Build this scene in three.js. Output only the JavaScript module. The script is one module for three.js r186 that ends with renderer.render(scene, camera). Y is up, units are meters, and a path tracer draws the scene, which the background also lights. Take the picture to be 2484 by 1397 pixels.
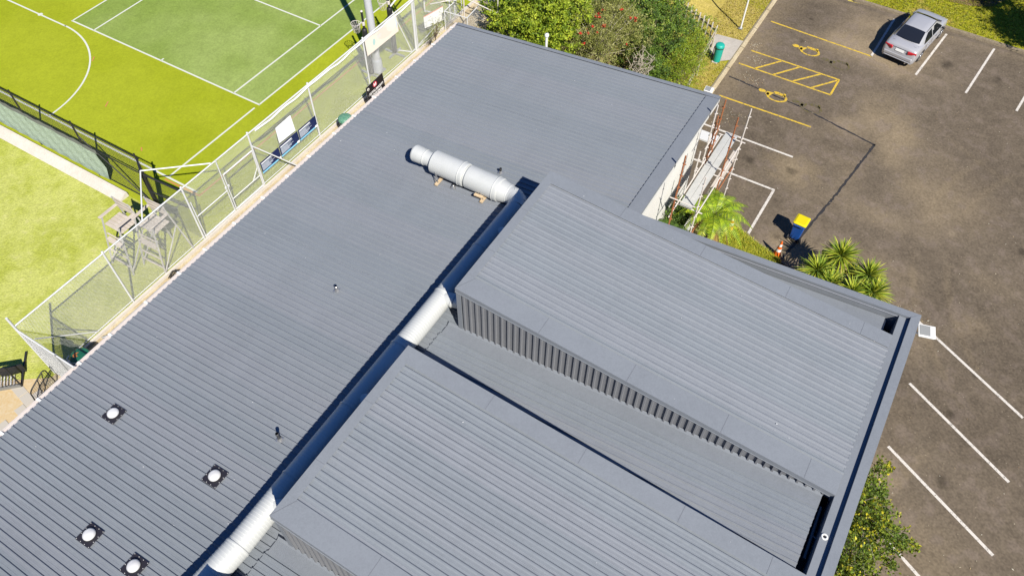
import * as THREE from 'three';
import { mergeGeometries } from 'three/addons/utils/BufferGeometryUtils.js';
import { RoundedBoxGeometry } from 'three/addons/geometries/RoundedBoxGeometry.js';

// ---------------------------------------------------------------- camera, sky, sun, exposure
const scene = new THREE.Scene();
const camera = new THREE.PerspectiveCamera(40.88, 1024 / 575, 0.1, 2000);
camera.rotation.order = 'YXZ';
camera.position.set(32.184, 20.108, 16.002);
camera.rotation.set(-0.91523, 0.52959, 0.01387);
scene.add(camera);

const renderer = new THREE.WebGLRenderer({ antialias: true });
renderer.setSize(1024, 575);
renderer.toneMapping = THREE.LinearToneMapping;
renderer.toneMappingExposure = 1.8;
renderer.shadowMap.enabled = true;

const SUN = new THREE.Vector3(1.95, 2.45, 1.43).normalize();
const sun = new THREE.DirectionalLight(new THREE.Color(1.0, 0.955, 0.88), 4.6);
sun.position.copy(SUN).multiplyScalar(90).add(new THREE.Vector3(27, 0, -6));
sun.target.position.set(27, 0, -6);
sun.castShadow = true;
sun.shadow.mapSize.set(4096, 4096);
Object.assign(sun.shadow.camera, { left: -40, right: 40, top: 40, bottom: -40, near: 1, far: 200 });
scene.add(sun, sun.target);
{
  const W = 256, H = 128, d = new Float32Array(W * H * 4);
  for (let j = 0; j < H; j++) for (let i = 0; i < W; i++) {
    const el = ((j + 0.5) / H - 0.5) * Math.PI, t = Math.max(0, Math.sin(el)), k = (j * W + i) * 4;
    const f = Math.pow(1 - t, 3);
    d[k] = 0.014 + 0.10 * f; d[k + 1] = 0.054 + 0.125 * f; d[k + 2] = 0.185 + 0.12 * f; d[k + 3] = 1;
    if (el < 0) { d[k] = 0.06; d[k + 1] = 0.06; d[k + 2] = 0.04; }
  }
  const t = new THREE.DataTexture(d, W, H, THREE.RGBAFormat, THREE.FloatType);
  t.mapping = THREE.EquirectangularReflectionMapping; t.magFilter = THREE.LinearFilter; t.needsUpdate = true;
  scene.background = t; scene.environment = t;
}

// ---------------------------------------------------------------- helpers
function rngOf(s) { return () => { s = (s + 0x6d2b79f5) | 0; let t = Math.imul(s ^ (s >>> 15), 1 | s); t = (t + Math.imul(t ^ (t >>> 7), 61 | t)) ^ t; return ((t ^ (t >>> 14)) >>> 0) / 4294967296; }; }
let rnd = rngOf(7);
const rr = (a, b) => a + (b - a) * rnd();
const V = (x, y, z) => new THREE.Vector3(x, y, z);
const lerp = (a, b, t) => a + (b - a) * t;
const clamp = (x, a = 0, b = 1) => Math.min(b, Math.max(a, x));
const smooth = (a, b, x) => { const t = clamp((x - a) / (b - a)); return t * t * (3 - 2 * t); };

function clean(g) {                       // position, normal, uv (metres), flat list
  if (g.index) g = g.toNonIndexed();
  if (!g.attributes.normal) g.computeVertexNormals();
  for (const k of Object.keys(g.attributes)) if (!['position', 'normal', 'uv', 'color'].includes(k)) g.deleteAttribute(k);
  return g;
}
function planar(g) {                      // box-mapped texture coordinates in metres
  g = clean(g);
  const p = g.attributes.position, n = p.count, uv = new Float32Array(n * 2);
  for (let i = 0; i < n; i += 3) {
    const a = V().fromBufferAttribute(p, i), b = V().fromBufferAttribute(p, i + 1), c = V().fromBufferAttribute(p, i + 2);
    const m = b.clone().sub(a).cross(c.clone().sub(a)), ax = Math.abs(m.x), ay = Math.abs(m.y), az = Math.abs(m.z);
    [a, b, c].forEach((v, k) => {
      const q = ay >= ax && ay >= az ? [v.x, v.z] : ax >= az ? [v.z, v.y] : [v.x, v.y];
      uv[(i + k) * 2] = q[0]; uv[(i + k) * 2 + 1] = q[1];
    });
  }
  g.setAttribute('uv', new THREE.BufferAttribute(uv, 2));
  return g;
}
const merge = (list) => {
  list = list.map(clean);
  const color = list.some((g) => g.attributes.color);
  for (const g of list) {
    if (!g.attributes.uv) g.setAttribute('uv', new THREE.BufferAttribute(new Float32Array(g.attributes.position.count * 2), 2));
    if (color && !g.attributes.color) g.setAttribute('color', new THREE.BufferAttribute(new Float32Array(g.attributes.position.count * 3).fill(1), 3));
  }
  return list.length === 1 ? list[0] : mergeGeometries(list);
};
function tris(list) {                     // list of [x,y,z] triples in threes
  const g = new THREE.BufferGeometry();
  g.setAttribute('position', new THREE.BufferAttribute(new Float32Array(list.flat()), 3));
  g.computeVertexNormals();
  return g;
}
const quad = (a, b, c, d) => [a, b, c, a, c, d];
function box(x0, y0, z0, x1, y1, z1) { return new THREE.BoxGeometry(Math.abs(x1 - x0), Math.abs(y1 - y0), Math.abs(z1 - z0)).translate((x0 + x1) / 2, (y0 + y1) / 2, (z0 + z1) / 2); }
function rbox(w, h, d, r, x, y, z, ry = 0, rx = 0, rz = 0) { const g = new RoundedBoxGeometry(w, h, d, 2, r); g.rotateX(rx); g.rotateZ(rz); g.rotateY(ry); return g.translate(x, y, z); }
function bar(a, b, w, h = w) {            // rectangular bar between two points
  const A = V(...a), B = V(...b), L = A.distanceTo(B), g = new THREE.BoxGeometry(w, h, L);
  const m = new THREE.Matrix4().lookAt(A, B, Math.abs(B.clone().sub(A).normalize().y) > 0.95 ? V(1, 0, 0) : V(0, 1, 0)); m.setPosition(A.clone().add(B).multiplyScalar(0.5));
  return g.applyMatrix4(m);
}
function rod(a, b, r, n = 8, r2 = r) {    // round bar between two points
  const A = V(...a), B = V(...b), L = A.distanceTo(B), g = new THREE.CylinderGeometry(r2, r, L, n);
  g.applyQuaternion(new THREE.Quaternion().setFromUnitVectors(V(0, 1, 0), B.clone().sub(A).normalize()));
  const c = A.add(B).multiplyScalar(0.5);
  return g.translate(c.x, c.y, c.z);
}
function path(points, r, n = 8, seg = 0, closed = false) { return new THREE.TubeGeometry(new THREE.CatmullRomCurve3(points.map((p) => V(...p)), closed, 'catmullrom', 0.2), seg || points.length * 6, r, n, closed); }
function lathe(pts, n = 24) { return new THREE.LatheGeometry(pts.map((p) => new THREE.Vector2(p[0], p[1])), n); }
function flat(poly, y) {                  // horizontal sheet from [x, z] outline
  const s = new THREE.Shape(poly.map((p) => new THREE.Vector2(p[0], -p[1])));
  return new THREE.ShapeGeometry(s).rotateX(-Math.PI / 2).translate(0, y, 0);
}
function strip(a, b, w, y) {              // painted line on level ground
  const dx = b[0] - a[0], dz = b[1] - a[1], L = Math.hypot(dx, dz), nx = -dz / L * w / 2, nz = dx / L * w / 2;
  return flat([[a[0] + nx, a[1] + nz], [b[0] + nx, b[1] + nz], [b[0] - nx, b[1] - nz], [a[0] - nx, a[1] - nz]], y);
}
function up(g) {                          // make sure level sheets face the sky
  g = clean(g); const n = g.attributes.normal, p = g.attributes.position;
  for (let i = 0; i < p.count; i += 3) if (n.getY(i) < 0) {
    for (const a of Object.values(g.attributes)) for (let k = 0; k < a.itemSize; k++) { const t = a.array[(i + 1) * a.itemSize + k]; a.array[(i + 1) * a.itemSize + k] = a.array[(i + 2) * a.itemSize + k]; a.array[(i + 2) * a.itemSize + k] = t; }
    for (let k = 0; k < 3; k++) n.setXYZ(i + k, -n.getX(i + k), -n.getY(i + k), -n.getZ(i + k));
  }
  return g;
}

const used = {};
function numbered(name) { const k = used[name] = (used[name] ?? -1) + 1; return k ? `${name}_${String(k).padStart(3, '0')}` : name; }
const ORIGIN = new WeakMap();
function thing(name, label, category, [x, y, z], group) {
  const o = new THREE.Group(); o.name = numbered(name); o.position.set(x, y, z); scene.add(o);
  o.userData = { label, category }; if (group) o.userData.group = group;
  ORIGIN.set(o, V(x, y, z));
  return o;
}
function part(parent, name, geom, material, label) {   // geometry given in world places; a child mesh of parent
  const g = planar(Array.isArray(geom) ? merge(geom) : geom), o = ORIGIN.get(parent) || V(0, 0, 0);
  g.translate(-o.x, -o.y, -o.z);
  const m = new THREE.Mesh(g, material); m.name = name; m.castShadow = m.receiveShadow = true; parent.add(m);
  ORIGIN.set(m, o);
  if (label) m.userData.label = label;
  return m;
}
function raw(parent, name, g, material) {              // like part(), keeps the geometry's own texture coordinates
  g = Array.isArray(g) ? merge(g) : clean(g); const o = ORIGIN.get(parent) || V(0, 0, 0);
  g.translate(-o.x, -o.y, -o.z);
  const m = new THREE.Mesh(g, material); m.name = name; m.castShadow = m.receiveShadow = true; parent.add(m);
  ORIGIN.set(m, o);
  return m;
}
function struct(name, geom, material) { const m = part(scene, numbered(name), geom, material); m.userData.kind = 'structure'; ORIGIN.set(m, V(0, 0, 0)); return m; }
function copy(o, [x, y, z], turn, label) {
  const c = o.clone(); c.name = numbered(o.name.replace(/_\d+$/, '')); c.userData = { ...o.userData, label };
  c.position.set(x, y, z); if (turn !== undefined) c.rotation.y = turn; scene.add(c); return c;
}

// ---------------------------------------------------------------- computed surface textures
function lattice(seed, n) { const r = rngOf(seed), a = new Float32Array(n * n); for (let i = 0; i < n * n; i++) a[i] = r(); return a; }
function noiseField(size, octaves, seed) {             // tiling value noise, octaves = [[cells, weight], ...]; 0..1
  const out = new Float32Array(size * size); let tw = 0;
  octaves.forEach(([n, w], k) => {
    const L = lattice(seed * 31 + k, n); tw += w;
    const ix = new Int32Array(size), fx = new Float32Array(size);
    for (let i = 0; i < size; i++) { const t = i / size * n, q = Math.floor(t), f = t - q; ix[i] = q; fx[i] = f * f * (3 - 2 * f); }
    for (let j = 0; j < size; j++) {
      const r0 = ix[j] * n, r1 = ((ix[j] + 1) % n) * n, fy = fx[j];
      for (let i = 0; i < size; i++) {
        const a = ix[i], b = (a + 1) % n, f = fx[i];
        const t = L[r0 + a] + (L[r0 + b] - L[r0 + a]) * f, u = L[r1 + a] + (L[r1 + b] - L[r1 + a]) * f;
        out[j * size + i] += w * (t + (u - t) * fy);
      }
    }
  });
  for (let i = 0; i < out.length; i++) out[i] /= tw;
  return out;
}
const enc = (x) => Math.round(255 * clamp(x <= 0.0031308 ? 12.92 * x : 1.055 * Math.pow(x, 1 / 2.4) - 0.055));
function tex(size, metres, fn, color = true, offset) {
  const d = new Uint8Array(size * size * 4);
  for (let i = 0; i < size * size; i++) {
    const c = fn(i, (i % size) / size, Math.floor(i / size) / size);
    if (color) { d[i * 4] = enc(c[0]); d[i * 4 + 1] = enc(c[1]); d[i * 4 + 2] = enc(c[2]); } else d[i * 4] = d[i * 4 + 1] = d[i * 4 + 2] = Math.round(255 * clamp(c));
    d[i * 4 + 3] = 255;
  }
  const t = new THREE.DataTexture(d, size, size); t.wrapS = t.wrapT = THREE.RepeatWrapping; t.magFilter = THREE.LinearFilter; t.minFilter = THREE.LinearMipmapLinearFilter; t.generateMipmaps = true;
  t.repeat.set(1 / metres, 1 / metres); if (offset) t.offset.set(offset[0] / metres, offset[1] / metres);
  if (color) t.colorSpace = THREE.SRGBColorSpace; t.needsUpdate = true;
  return t;
}
const mix3 = (a, b, t) => [lerp(a[0], b[0], t), lerp(a[1], b[1], t), lerp(a[2], b[2], t)];
const mul3 = (a, k) => [a[0] * k, a[1] * k, a[2] * k];
const col = (r, g, b) => new THREE.Color().setRGB(r, g, b);
function mat(r, g, b, roughness = 0.7, o = {}) { return new THREE.MeshStandardMaterial({ color: col(r, g, b), roughness, side: THREE.DoubleSide, ...o }); }
function mapped(map, roughness, o = {}) { return roughness > 0.89 ? new THREE.MeshPhysicalMaterial({ map, roughness, specularIntensity: 0.3, side: THREE.DoubleSide, ...o }) : new THREE.MeshStandardMaterial({ map, roughness, side: THREE.DoubleSide, ...o }); }

const M = {};
{ // asphalt, one sheet of 44 m without a repeat
  const S = 2048, big = noiseField(S, [[7, 1], [15, 0.9], [34, 0.6]], 11), mid = noiseField(S, [[90, 1], [190, 0.8]], 12), fine = noiseField(S, [[700, 1], [1024, 1]], 13), streak = noiseField(S, [[5, 1], [11, 1]], 14);
  const r = rngOf(5), spk = new Float32Array(S * S); for (let k = 0; k < 4200; k++) spk[Math.floor(r() * S * S)] = r() < 0.62 ? 1 : -1;
  const oil = []; for (let k = 0; k < 26; k++) oil.push([lerp(26, 41, r()), lerp(-26, 8, r()), 0.12 + 0.4 * r() * r(), r() < 0.75 ? -1 : 0.7]);
  for (const [x, z] of [[34.4, -24.2], [36.9, -24.4], [28.3, -12.1], [28, -9.4], [39, -3.4], [39.3, -0.6]]) oil.push([x, z, 0.35, -1.1]);
  const worn = [[30.2, -12.6, 1.6, 1], [32.4, -19, 2.2, 0.6], [33.8, -17.8, 1.5, 0.7], [36.5, -14, 3, 0.5], [28.2, -18, 1.3, 0.4], [39, 2.5, 2.4, 0.5], [35.5, -6.2, 1.2, 0.9], [37.6, 0, 0.9, 0.7]];
  const arcs = [[44, -30, 14.2], [44.3, -30.2, 12.6], [24, -30, 13.2], [47, -12, 9.8], [47.2, -12, 11.3], [30, -34, 15.5], [52, 4, 14.5]];
  const Q = 512, TN = new Float32Array(Q * Q), KN = new Float32Array(Q * Q).fill(1);   // stains, worn patches and tyre arcs on a coarser grid
  for (let j = 0; j < Q; j++) for (let i = 0; i < Q; i++) {
    let X = (i + 0.5) / Q * 44, Z = (j + 0.5) / Q * 44; if (X < 22) X += 44; if (Z > 17) Z -= 44;
    const n = (j * 4) * S + i * 4, b = big[n], m = mid[n], o = j * Q + i;
    let t = 0.75 * smooth(1.9, 0.1, X - 24.9 + (m - 0.5) * 1.5) + 0.4 * smooth(1.6, 0.1, Z + 27.4), k = 1;
    for (const [cx, cz, R, a] of worn) t += a * 0.9 * smooth(R, R * 0.2, Math.hypot(X - cx, Z - cz) + (b - 0.5) * 2.2 + (m - 0.5) * 1.2);
    for (const [cx, cz, R] of arcs) { const d = Math.abs(Math.hypot(X - cx, Z - cz) - R); if (d < 0.3) t += 0.28 * smooth(0.24, 0.05, d) * smooth(0.35, 0.6, streak[n]); }
    for (const [cx, cz, R, a] of oil) { const d = Math.hypot(X - cx, Z - cz) + (m - 0.5) * 0.35; if (d < R) k *= 1 + a * 0.42 * smooth(R, R * 0.15, d); }
    TN[o] = t; KN[o] = k;
  }
  const grid = (G, u, w) => { const x = u * Q - 0.5, y = w * Q - 0.5, i = Math.floor(x), j = Math.floor(y), fx = x - i, fy = y - j, i0 = (i + Q) % Q, i1 = (i + 1) % Q, j0 = ((j + Q) % Q) * Q, j1 = ((j + 1) % Q) * Q; return lerp(lerp(G[j0 + i0], G[j0 + i1], fx), lerp(G[j1 + i0], G[j1 + i1], fx), fy); };
  M.asphalt = mapped(tex(S, 44, (i, u, w) => {
    const b = big[i], m = mid[i], f = fine[i], tan = smooth(0.5, 0.74, b * 0.6 + streak[i] * 0.4) + grid(TN, u, w);
    const k = (0.82 + 0.5 * (b - 0.5) + 0.3 * (m - 0.5) + 0.5 * (f - 0.5)) * grid(KN, u, w);
    let c = mix3([0.136, 0.108, 0.077], [0.216, 0.168, 0.108], clamp(tan));
    c = mix3(c, [0.155, 0.122, 0.098], smooth(0.55, 0.75, m) * 0.4);
    c = mul3(c, k);
    if (spk[i] > 0) c = [0.36, 0.31, 0.22]; else if (spk[i] < 0) c = mul3(c, 0.4);
    return c;
  }), 0.92);
}
function mottled(size, metres, oct, seed, fn, roughness, bump = 0, o = {}) {
  const n = oct.map((x, k) => noiseField(size, x, seed + k));
  const m = mapped(tex(size, metres, (i) => fn(...n.map((a) => a[i]))), roughness, o);
  if (bump) { const f = n[n.length - 1]; m.bumpMap = tex(size, metres, (i) => f[i], false); m.bumpScale = bump; }
  return m;
}
const BIG = [[5, 1], [11, 0.8], [23, 0.5]], MID = [[60, 1], [130, 1]], FINE = [[300, 1], [512, 1]];
M.turf = mottled(1024, 18, [BIG, MID, FINE], 21, (b, m, f) => mul3(mix3([0.218, 0.252, 0.008], [0.25, 0.282, 0.014], smooth(0.25, 0.75, b)), 0.83 + 0.12 * m + 0.24 * f), 0.95, 0.006);
M.court = mottled(1024, 18, [BIG, MID, FINE], 31, (b, m, f) => mul3(mix3([0.155, 0.215, 0.04], [0.208, 0.265, 0.072], smooth(0.25, 0.75, b)), 0.74 + 0.18 * m + 0.36 * f), 0.95, 0.005);
M.lawn = mottled(1024, 12, [[[4, 1], [9, 1], [20, 0.8]], [[40, 1], [90, 1]], FINE], 41, (b, m, f) => mul3(mix3(mix3([0.285, 0.31, 0.048], [0.365, 0.38, 0.1], smooth(0.34, 0.66, b * 0.7 + m * 0.3)), [0.46, 0.42, 0.2], smooth(0.66, 0.85, m * 0.6 + b * 0.4) * 0.6), 0.75 + 0.5 * f), 0.95, 0.015);
M.dry = mottled(1024, 14, [[[4, 1], [9, 1], [20, 0.8]], [[50, 1], [110, 1]], FINE], 51, (b, m, f) => mul3(mix3(mix3([0.31, 0.25, 0.05], [0.38, 0.30, 0.085], m), [0.24, 0.225, 0.02], smooth(0.48, 0.68, b)), 0.62 + 0.7 * f), 0.95, 0.02);
M.grass = mottled(1024, 12, [[[4, 1], [9, 1], [20, 0.8]], [[50, 1], [110, 1]], FINE], 61, (b, m, f) => mul3(mix3(mix3([0.20, 0.215, 0.008], [0.29, 0.275, 0.014], m), [0.3, 0.22, 0.06], smooth(0.55, 0.72, b)), 0.6 + 0.75 * f), 0.95, 0.02);
M.earth = mottled(512, 8, [BIG, MID, FINE], 71, (b, m, f) => mul3(mix3([0.11, 0.072, 0.04], [0.2, 0.135, 0.075], m), 0.6 + 0.7 * f), 0.95, 0.03);
M.concrete = mottled(512, 6, [BIG, MID, FINE], 81, (b, m, f) => mul3(mix3([0.30, 0.275, 0.24], [0.42, 0.385, 0.335], b), 0.82 + 0.2 * m + 0.16 * f), 0.9, 0.004);
M.paleConcrete = mottled(512, 5, [BIG, MID, FINE], 85, (b, m, f) => mul3(mix3([0.43, 0.39, 0.34], [0.52, 0.485, 0.43], b), 0.84 + 0.2 * m + 0.12 * f), 0.9, 0.004);
M.kerbStone = mottled(512, 4, [BIG, MID, FINE], 91, (b, m, f) => mul3(mix3([0.13, 0.105, 0.075], [0.27, 0.22, 0.15], m), 0.65 + 0.6 * f), 0.95, 0.02);
M.sandStrip = mottled(512, 3, [BIG, MID, FINE], 95, (b, m, f) => mul3(mix3([0.34, 0.27, 0.165], [0.46, 0.40, 0.27], smooth(0.3, 0.7, b * 0.5 + m * 0.5)), 0.8 + 0.4 * f), 0.95, 0.006);
M.orangeSand = mottled(256, 3, [BIG, MID], 99, (b, m) => mix3([0.42, 0.29, 0.13], [0.47, 0.39, 0.26], m), 0.95);
M.paintWhite = mottled(512, 4, [MID, FINE], 101, (m, f) => mix3([0.5, 0.47, 0.42], [0.13, 0.11, 0.09], smooth(0.60, 0.72, m * 0.5 + f * 0.5) * 0.85), 0.85);
M.paintYellow = mottled(512, 4, [MID, FINE], 103, (m, f) => mix3([0.52, 0.345, 0.02], [0.2, 0.145, 0.07], smooth(0.53, 0.66, m * 0.6 + f * 0.4) * 0.9), 0.85);
M.faint = mottled(256, 3, [MID, FINE], 105, (m, f) => mix3([0.1, 0.085, 0.03], [0.1, 0.083, 0.064], smooth(0.4, 0.6, m)), 0.9);
M.line = mat(0.48, 0.49, 0.43, 0.9); M.orangeLine = mat(0.40, 0.16, 0.05, 0.9); M.tar = mat(0.022, 0.02, 0.02, 0.7);
// roof steel: one bump, slightly different tones of the same sheet
const dust = mottled(1024, 7, [[[6, 1], [14, 1]], [[70, 1], [160, 1]], FINE], 111, (b, m, f) => { const s = f > 0.865 ? 1.25 : 1; return mul3([1, 1, 1], (0.9 + 0.1 * b + 0.08 * (m - 0.5) + 0.14 * (f - 0.5)) * s); }, 0.5).map;
const STEEL = [[0.183, 0.199, 0.219], [0.178, 0.196, 0.216], [0.187, 0.201, 0.222], [0.174, 0.192, 0.212]].map((c) => new THREE.MeshPhysicalMaterial({ color: col(...c), map: dust, roughness: 0.5, specularIntensity: 0.55, side: THREE.DoubleSide }));
M.flash = new THREE.MeshPhysicalMaterial({ color: col(0.176, 0.191, 0.211), map: dust, roughness: 0.5, specularIntensity: 0.55, side: THREE.DoubleSide });
M.wallSteel = new THREE.MeshPhysicalMaterial({ color: col(0.165, 0.17, 0.182), map: dust, roughness: 0.5, specularIntensity: 0.55, side: THREE.DoubleSide });
M.whiteWall = mottled(256, 3, [BIG, FINE], 121, (b, f) => mul3([0.60, 0.59, 0.55], 0.9 + 0.1 * b + 0.08 * f), 0.8);
M.white = mat(0.6, 0.6, 0.58, 0.5); M.offWhite = mat(0.50, 0.46, 0.42, 0.7); M.fenceWhite = mat(0.50, 0.505, 0.50, 0.55);
M.wire = mat(0.66, 0.66, 0.62, 0.5); M.blackWire = mat(0.02, 0.022, 0.022, 0.6); M.black = mat(0.015, 0.015, 0.017, 0.55); M.rubber = mat(0.02, 0.02, 0.02, 0.8);
M.duct = mottled(512, 2.4, [BIG, FINE], 131, (b, f) => mul3([0.47, 0.48, 0.465], 0.88 + 0.14 * b + 0.08 * f), 0.48, 0, { metalness: 0.15 });
M.galv = mottled(256, 1.6, [BIG, MID], 133, (b, m) => mul3([0.34, 0.345, 0.34], 0.75 + 0.5 * m), 0.42, 0, { metalness: 0.45 });
M.silver = mat(0.5, 0.5, 0.5, 0.3, { metalness: 0.8 });
M.timber = mottled(256, 1, [[[3, 1], [9, 1]], FINE], 135, (b, f) => mul3(mix3([0.40, 0.29, 0.17], [0.52, 0.41, 0.27], b), 0.85 + 0.3 * f), 0.8);
M.greyTimber = mottled(256, 1, [[[3, 1], [9, 1]], FINE], 137, (b, f) => mul3(mix3([0.36, 0.31, 0.26], [0.47, 0.42, 0.36], b), 0.8 + 0.4 * f), 0.85);
M.rust = mottled(256, 0.8, [MID, FINE], 139, (m, f) => mul3(mix3([0.20, 0.062, 0.022], [0.33, 0.13, 0.05], smooth(0.4, 0.6, m)), 0.7 + 0.6 * f), 0.85);
M.binGreen = mat(0.012, 0.125, 0.07, 0.45); M.binTeal = mat(0.012, 0.30, 0.235, 0.45); M.binBlue = mat(0.01, 0.062, 0.26, 0.45); M.lidYellow = mat(0.55, 0.46, 0.0, 0.4);
M.cone = mat(0.62, 0.115, 0.012, 0.5); M.coneBase = mat(0.42, 0.12, 0.09, 0.7); M.bark = mat(0.10, 0.072, 0.05, 0.95); M.paleTwig = mat(0.34, 0.30, 0.23, 0.9); M.fibre = mat(0.085, 0.05, 0.03, 1);
M.leafPaint = new THREE.MeshPhysicalMaterial({ color: 0xffffff, vertexColors: true, roughness: 0.55, side: THREE.DoubleSide, transmission: 0.25, thickness: 0, specularIntensity: 0.5 });
M.drySprig = new THREE.MeshStandardMaterial({ color: 0xffffff, vertexColors: true, roughness: 0.9, side: THREE.DoubleSide });

// ---------------------------------------------------------------- the ground
const CP = -4.2;                                        // car park level; the courts lie at 0
function bankY(x, z) {
  const t = smooth(15.2, 22.6, x + 0.25 * Math.sin(z * 0.7));
  return lerp(-0.03, CP - 0.03, t);
}
{ // one sheet to the horizon, with the bank between the courts and the car park
  const xs = [], zs = [], v = [];
  for (let x = -400; x < -20; x += 38) xs.push(x); for (let x = -20; x < 14; x += 4) xs.push(x); for (let x = 14; x < 24; x += 0.5) xs.push(x); for (let x = 24; x <= 64; x += 4) xs.push(x); for (let x = 90; x <= 430; x += 34) xs.push(x);
  for (let z = -400; z < -60; z += 34) zs.push(z); for (let z = -60; z <= 40; z += 2) zs.push(z); for (let z = 60; z <= 400; z += 34) zs.push(z);
  const P = (x, z) => [x, bankY(x, z), z];
  for (let i = 0; i + 1 < xs.length; i++) for (let j = 0; j + 1 < zs.length; j++) v.push(...quad(P(xs[i], zs[j]), P(xs[i], zs[j + 1]), P(xs[i + 1], zs[j + 1]), P(xs[i + 1], zs[j])));
  struct('ground', tris(v), M.dry);
}
{ const v = [], P = (x, z) => [x, bankY(x, z) + 0.025, z]; for (let x = 15; x < 23.4; x += 0.6) for (let z = -34; z < -6.1; z += 1.2) if (z > -18.5 || x < 20.2) v.push(...quad(P(x, z), P(x, z + 1.2), P(x + 0.6, z + 1.2), P(x + 0.6, z))); struct('bank_soil', tris(v), M.earth); }
// sports ground west of the building
const field = struct('playing_field', up(flat([[-40, -60], [12.75, -60], [14.32, -60], [14.32, 6.3], [-40, 6.3]], 0)), M.turf);
part(field, 'tennis_court', up(flat([[0, 0], [10.97, 0], [10.97, -23.77], [0, -23.77]], 0.004)), M.court);
const LW = 0.075;
for (const [a, b] of [[[-0.04, 0], [11.01, 0]], [[0, 0], [0, -23.77]], [[10.97, 0], [10.97, -23.77]], [[1.372, 0], [1.372, -23.77]], [[9.598, 0], [9.598, -23.77]], [[1.372, -5.485], [9.598, -5.485]], [[5.485, -5.485], [5.485, -18.3]], [[5.485, 0], [5.485, -0.16]]])
  part(field, 'court_line', up(strip(a, b, LW, 0.008)), M.line);
part(field, 'pitch_line', up(strip([10.95, 0.24], [10.95, 4.78], LW, 0.008)), M.line);
part(field, 'pitch_line', up(strip([-12, 4.84], [12.4, 4.84], LW, 0.008)), M.line);
part(field, 'pitch_line', up(strip([-5.5, 0.43], [0.1, 0.43], LW, 0.008)), M.line);
{ const c = [0.0, 4.84], R = 4.42, n = 40, v = [], w = LW / 2;
  const P = (t, r) => [c[0] + Math.sin(t) * r * 1.0, 0.008, c[1] - Math.cos(t) * r];
  for (let i = 0; i < n; i++) { const a = i / n * Math.PI / 2, b = (i + 1) / n * Math.PI / 2; v.push(...quad(P(a, R - w), P(b, R - w), P(b, R + w), P(a, R + w))); }
  part(field, 'pitch_line', up(tris(v)), M.line); }
part(field, 'penalty_spot', up(new THREE.CircleGeometry(0.11, 16).rotateX(-Math.PI / 2).translate(-1.6, 0.012, 0.42)), M.line);
for (const [x, z, a] of [[2.98, 1.41, 0.2], [5.78, 3.15, 0.5], [8.96, 4.28, -0.5]]) part(field, 'orange_mark', up(strip([x - 0.09 * Math.cos(a), z - 0.14 * Math.sin(a + 1)], [x + 0.09 * Math.cos(a), z + 0.14 * Math.sin(a + 1)], 0.05, 0.008)), M.orangeLine);
part(field, 'orange_line', up(strip([12.6, 4.95], [12.84, -40], 0.06, 0.008)), M.orangeLine);
part(field, 'orange_line', up(strip([10.9, 4.97], [12.6, 4.93], 0.06, 0.008)), M.orangeLine);
const lawn = struct('lawn', up(flat([[-40, 6.62], [14.32, 6.62], [14.32, 12.75], [13.2, 13.55], [12.2, 14.3], [-40, 22]], 0.002)), M.lawn);
part(lawn, 'bare_strip', up(flat([[10.4, 6.25], [14.3, 6.25], [14.3, 6.61], [10.4, 6.61]], 0.003)), M.lawn);
{ // pale concrete kerb on the near side of the black fence
  const v = [], P = (x, k) => [[x, 0.0, 6.24], [x, 0.2, 6.26], [x, 0.19, 6.36], [x, 0.012, 6.66]][k];
  for (let k = 0; k < 3; k++) v.push(...quad(P(-40, k), P(10.45, k), P(10.45, k + 1), P(-40, k + 1)));
  v.push(P(10.45, 0), P(10.45, 3), P(10.45, 1), P(10.45, 1), P(10.45, 3), P(10.45, 2));
  struct('kerb', tris(v), M.paleConcrete);
}
const sideStrip = struct('path', up(flat([[14.32, -12], [17.4, -12], [17.4, 13], [14.32, 13]], 0.01)), M.sandStrip);
part(sideStrip, 'path_edge', box(14.33, 0, -12, 14.42, 0.11, 12.5), M.paleConcrete);
const pavedArea = struct('path', up(flat([[13.2, 13.55], [14.32, 12.75], [17.4, 12.55], [17.4, 24], [8, 24], [12.2, 14.3]], 0.004)), M.orangeSand);
{ const pavers = [0, 1, 2].map((k) => rbox(0.44, 0.05, 0.29, 0.006, 0, 0, 0));
  const pm = [mat(0.40, 0.36, 0.31, 0.9), mat(0.43, 0.39, 0.33, 0.9), mat(0.37, 0.34, 0.29, 0.9)];
  const shared = pavers.map((g) => planar(g));
  const ang = 0.72;
  for (let i = -4; i < 9; i++) for (let j = -6; j < 12; j++) {
    const u = i * 0.45 + (j % 2 ? 0.22 : 0), w = j * 0.3, x = 14.9 + u * Math.sin(ang) * 1 - w * Math.cos(ang) * 0.0 + w * 0.0, z = 13.9 + w;
    const X = 14.55 + u, Z = 13.35 + w + 0.18 * (X - 14.5);
    if (X > 17 || Z < 12.9 || Z > 17 || (Math.hypot(X - 13.7, (Z - 14.5) * 0.8) < 0.75) || X < 12.9 || Z < 13.9 - (X - 13.2) * 0.72 + 0.05) continue;
    const m = new THREE.Mesh(shared[(i * 7 + j + 40) % 3], pm[Math.floor(rnd() * 3)]); m.name = 'paver'; m.position.set(X, -0.008 + rr(0, 0.005), Z); m.rotation.y = rr(-0.02, 0.02) - 0.17; m.castShadow = m.receiveShadow = true; pavedArea.add(m);
  } }

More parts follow.
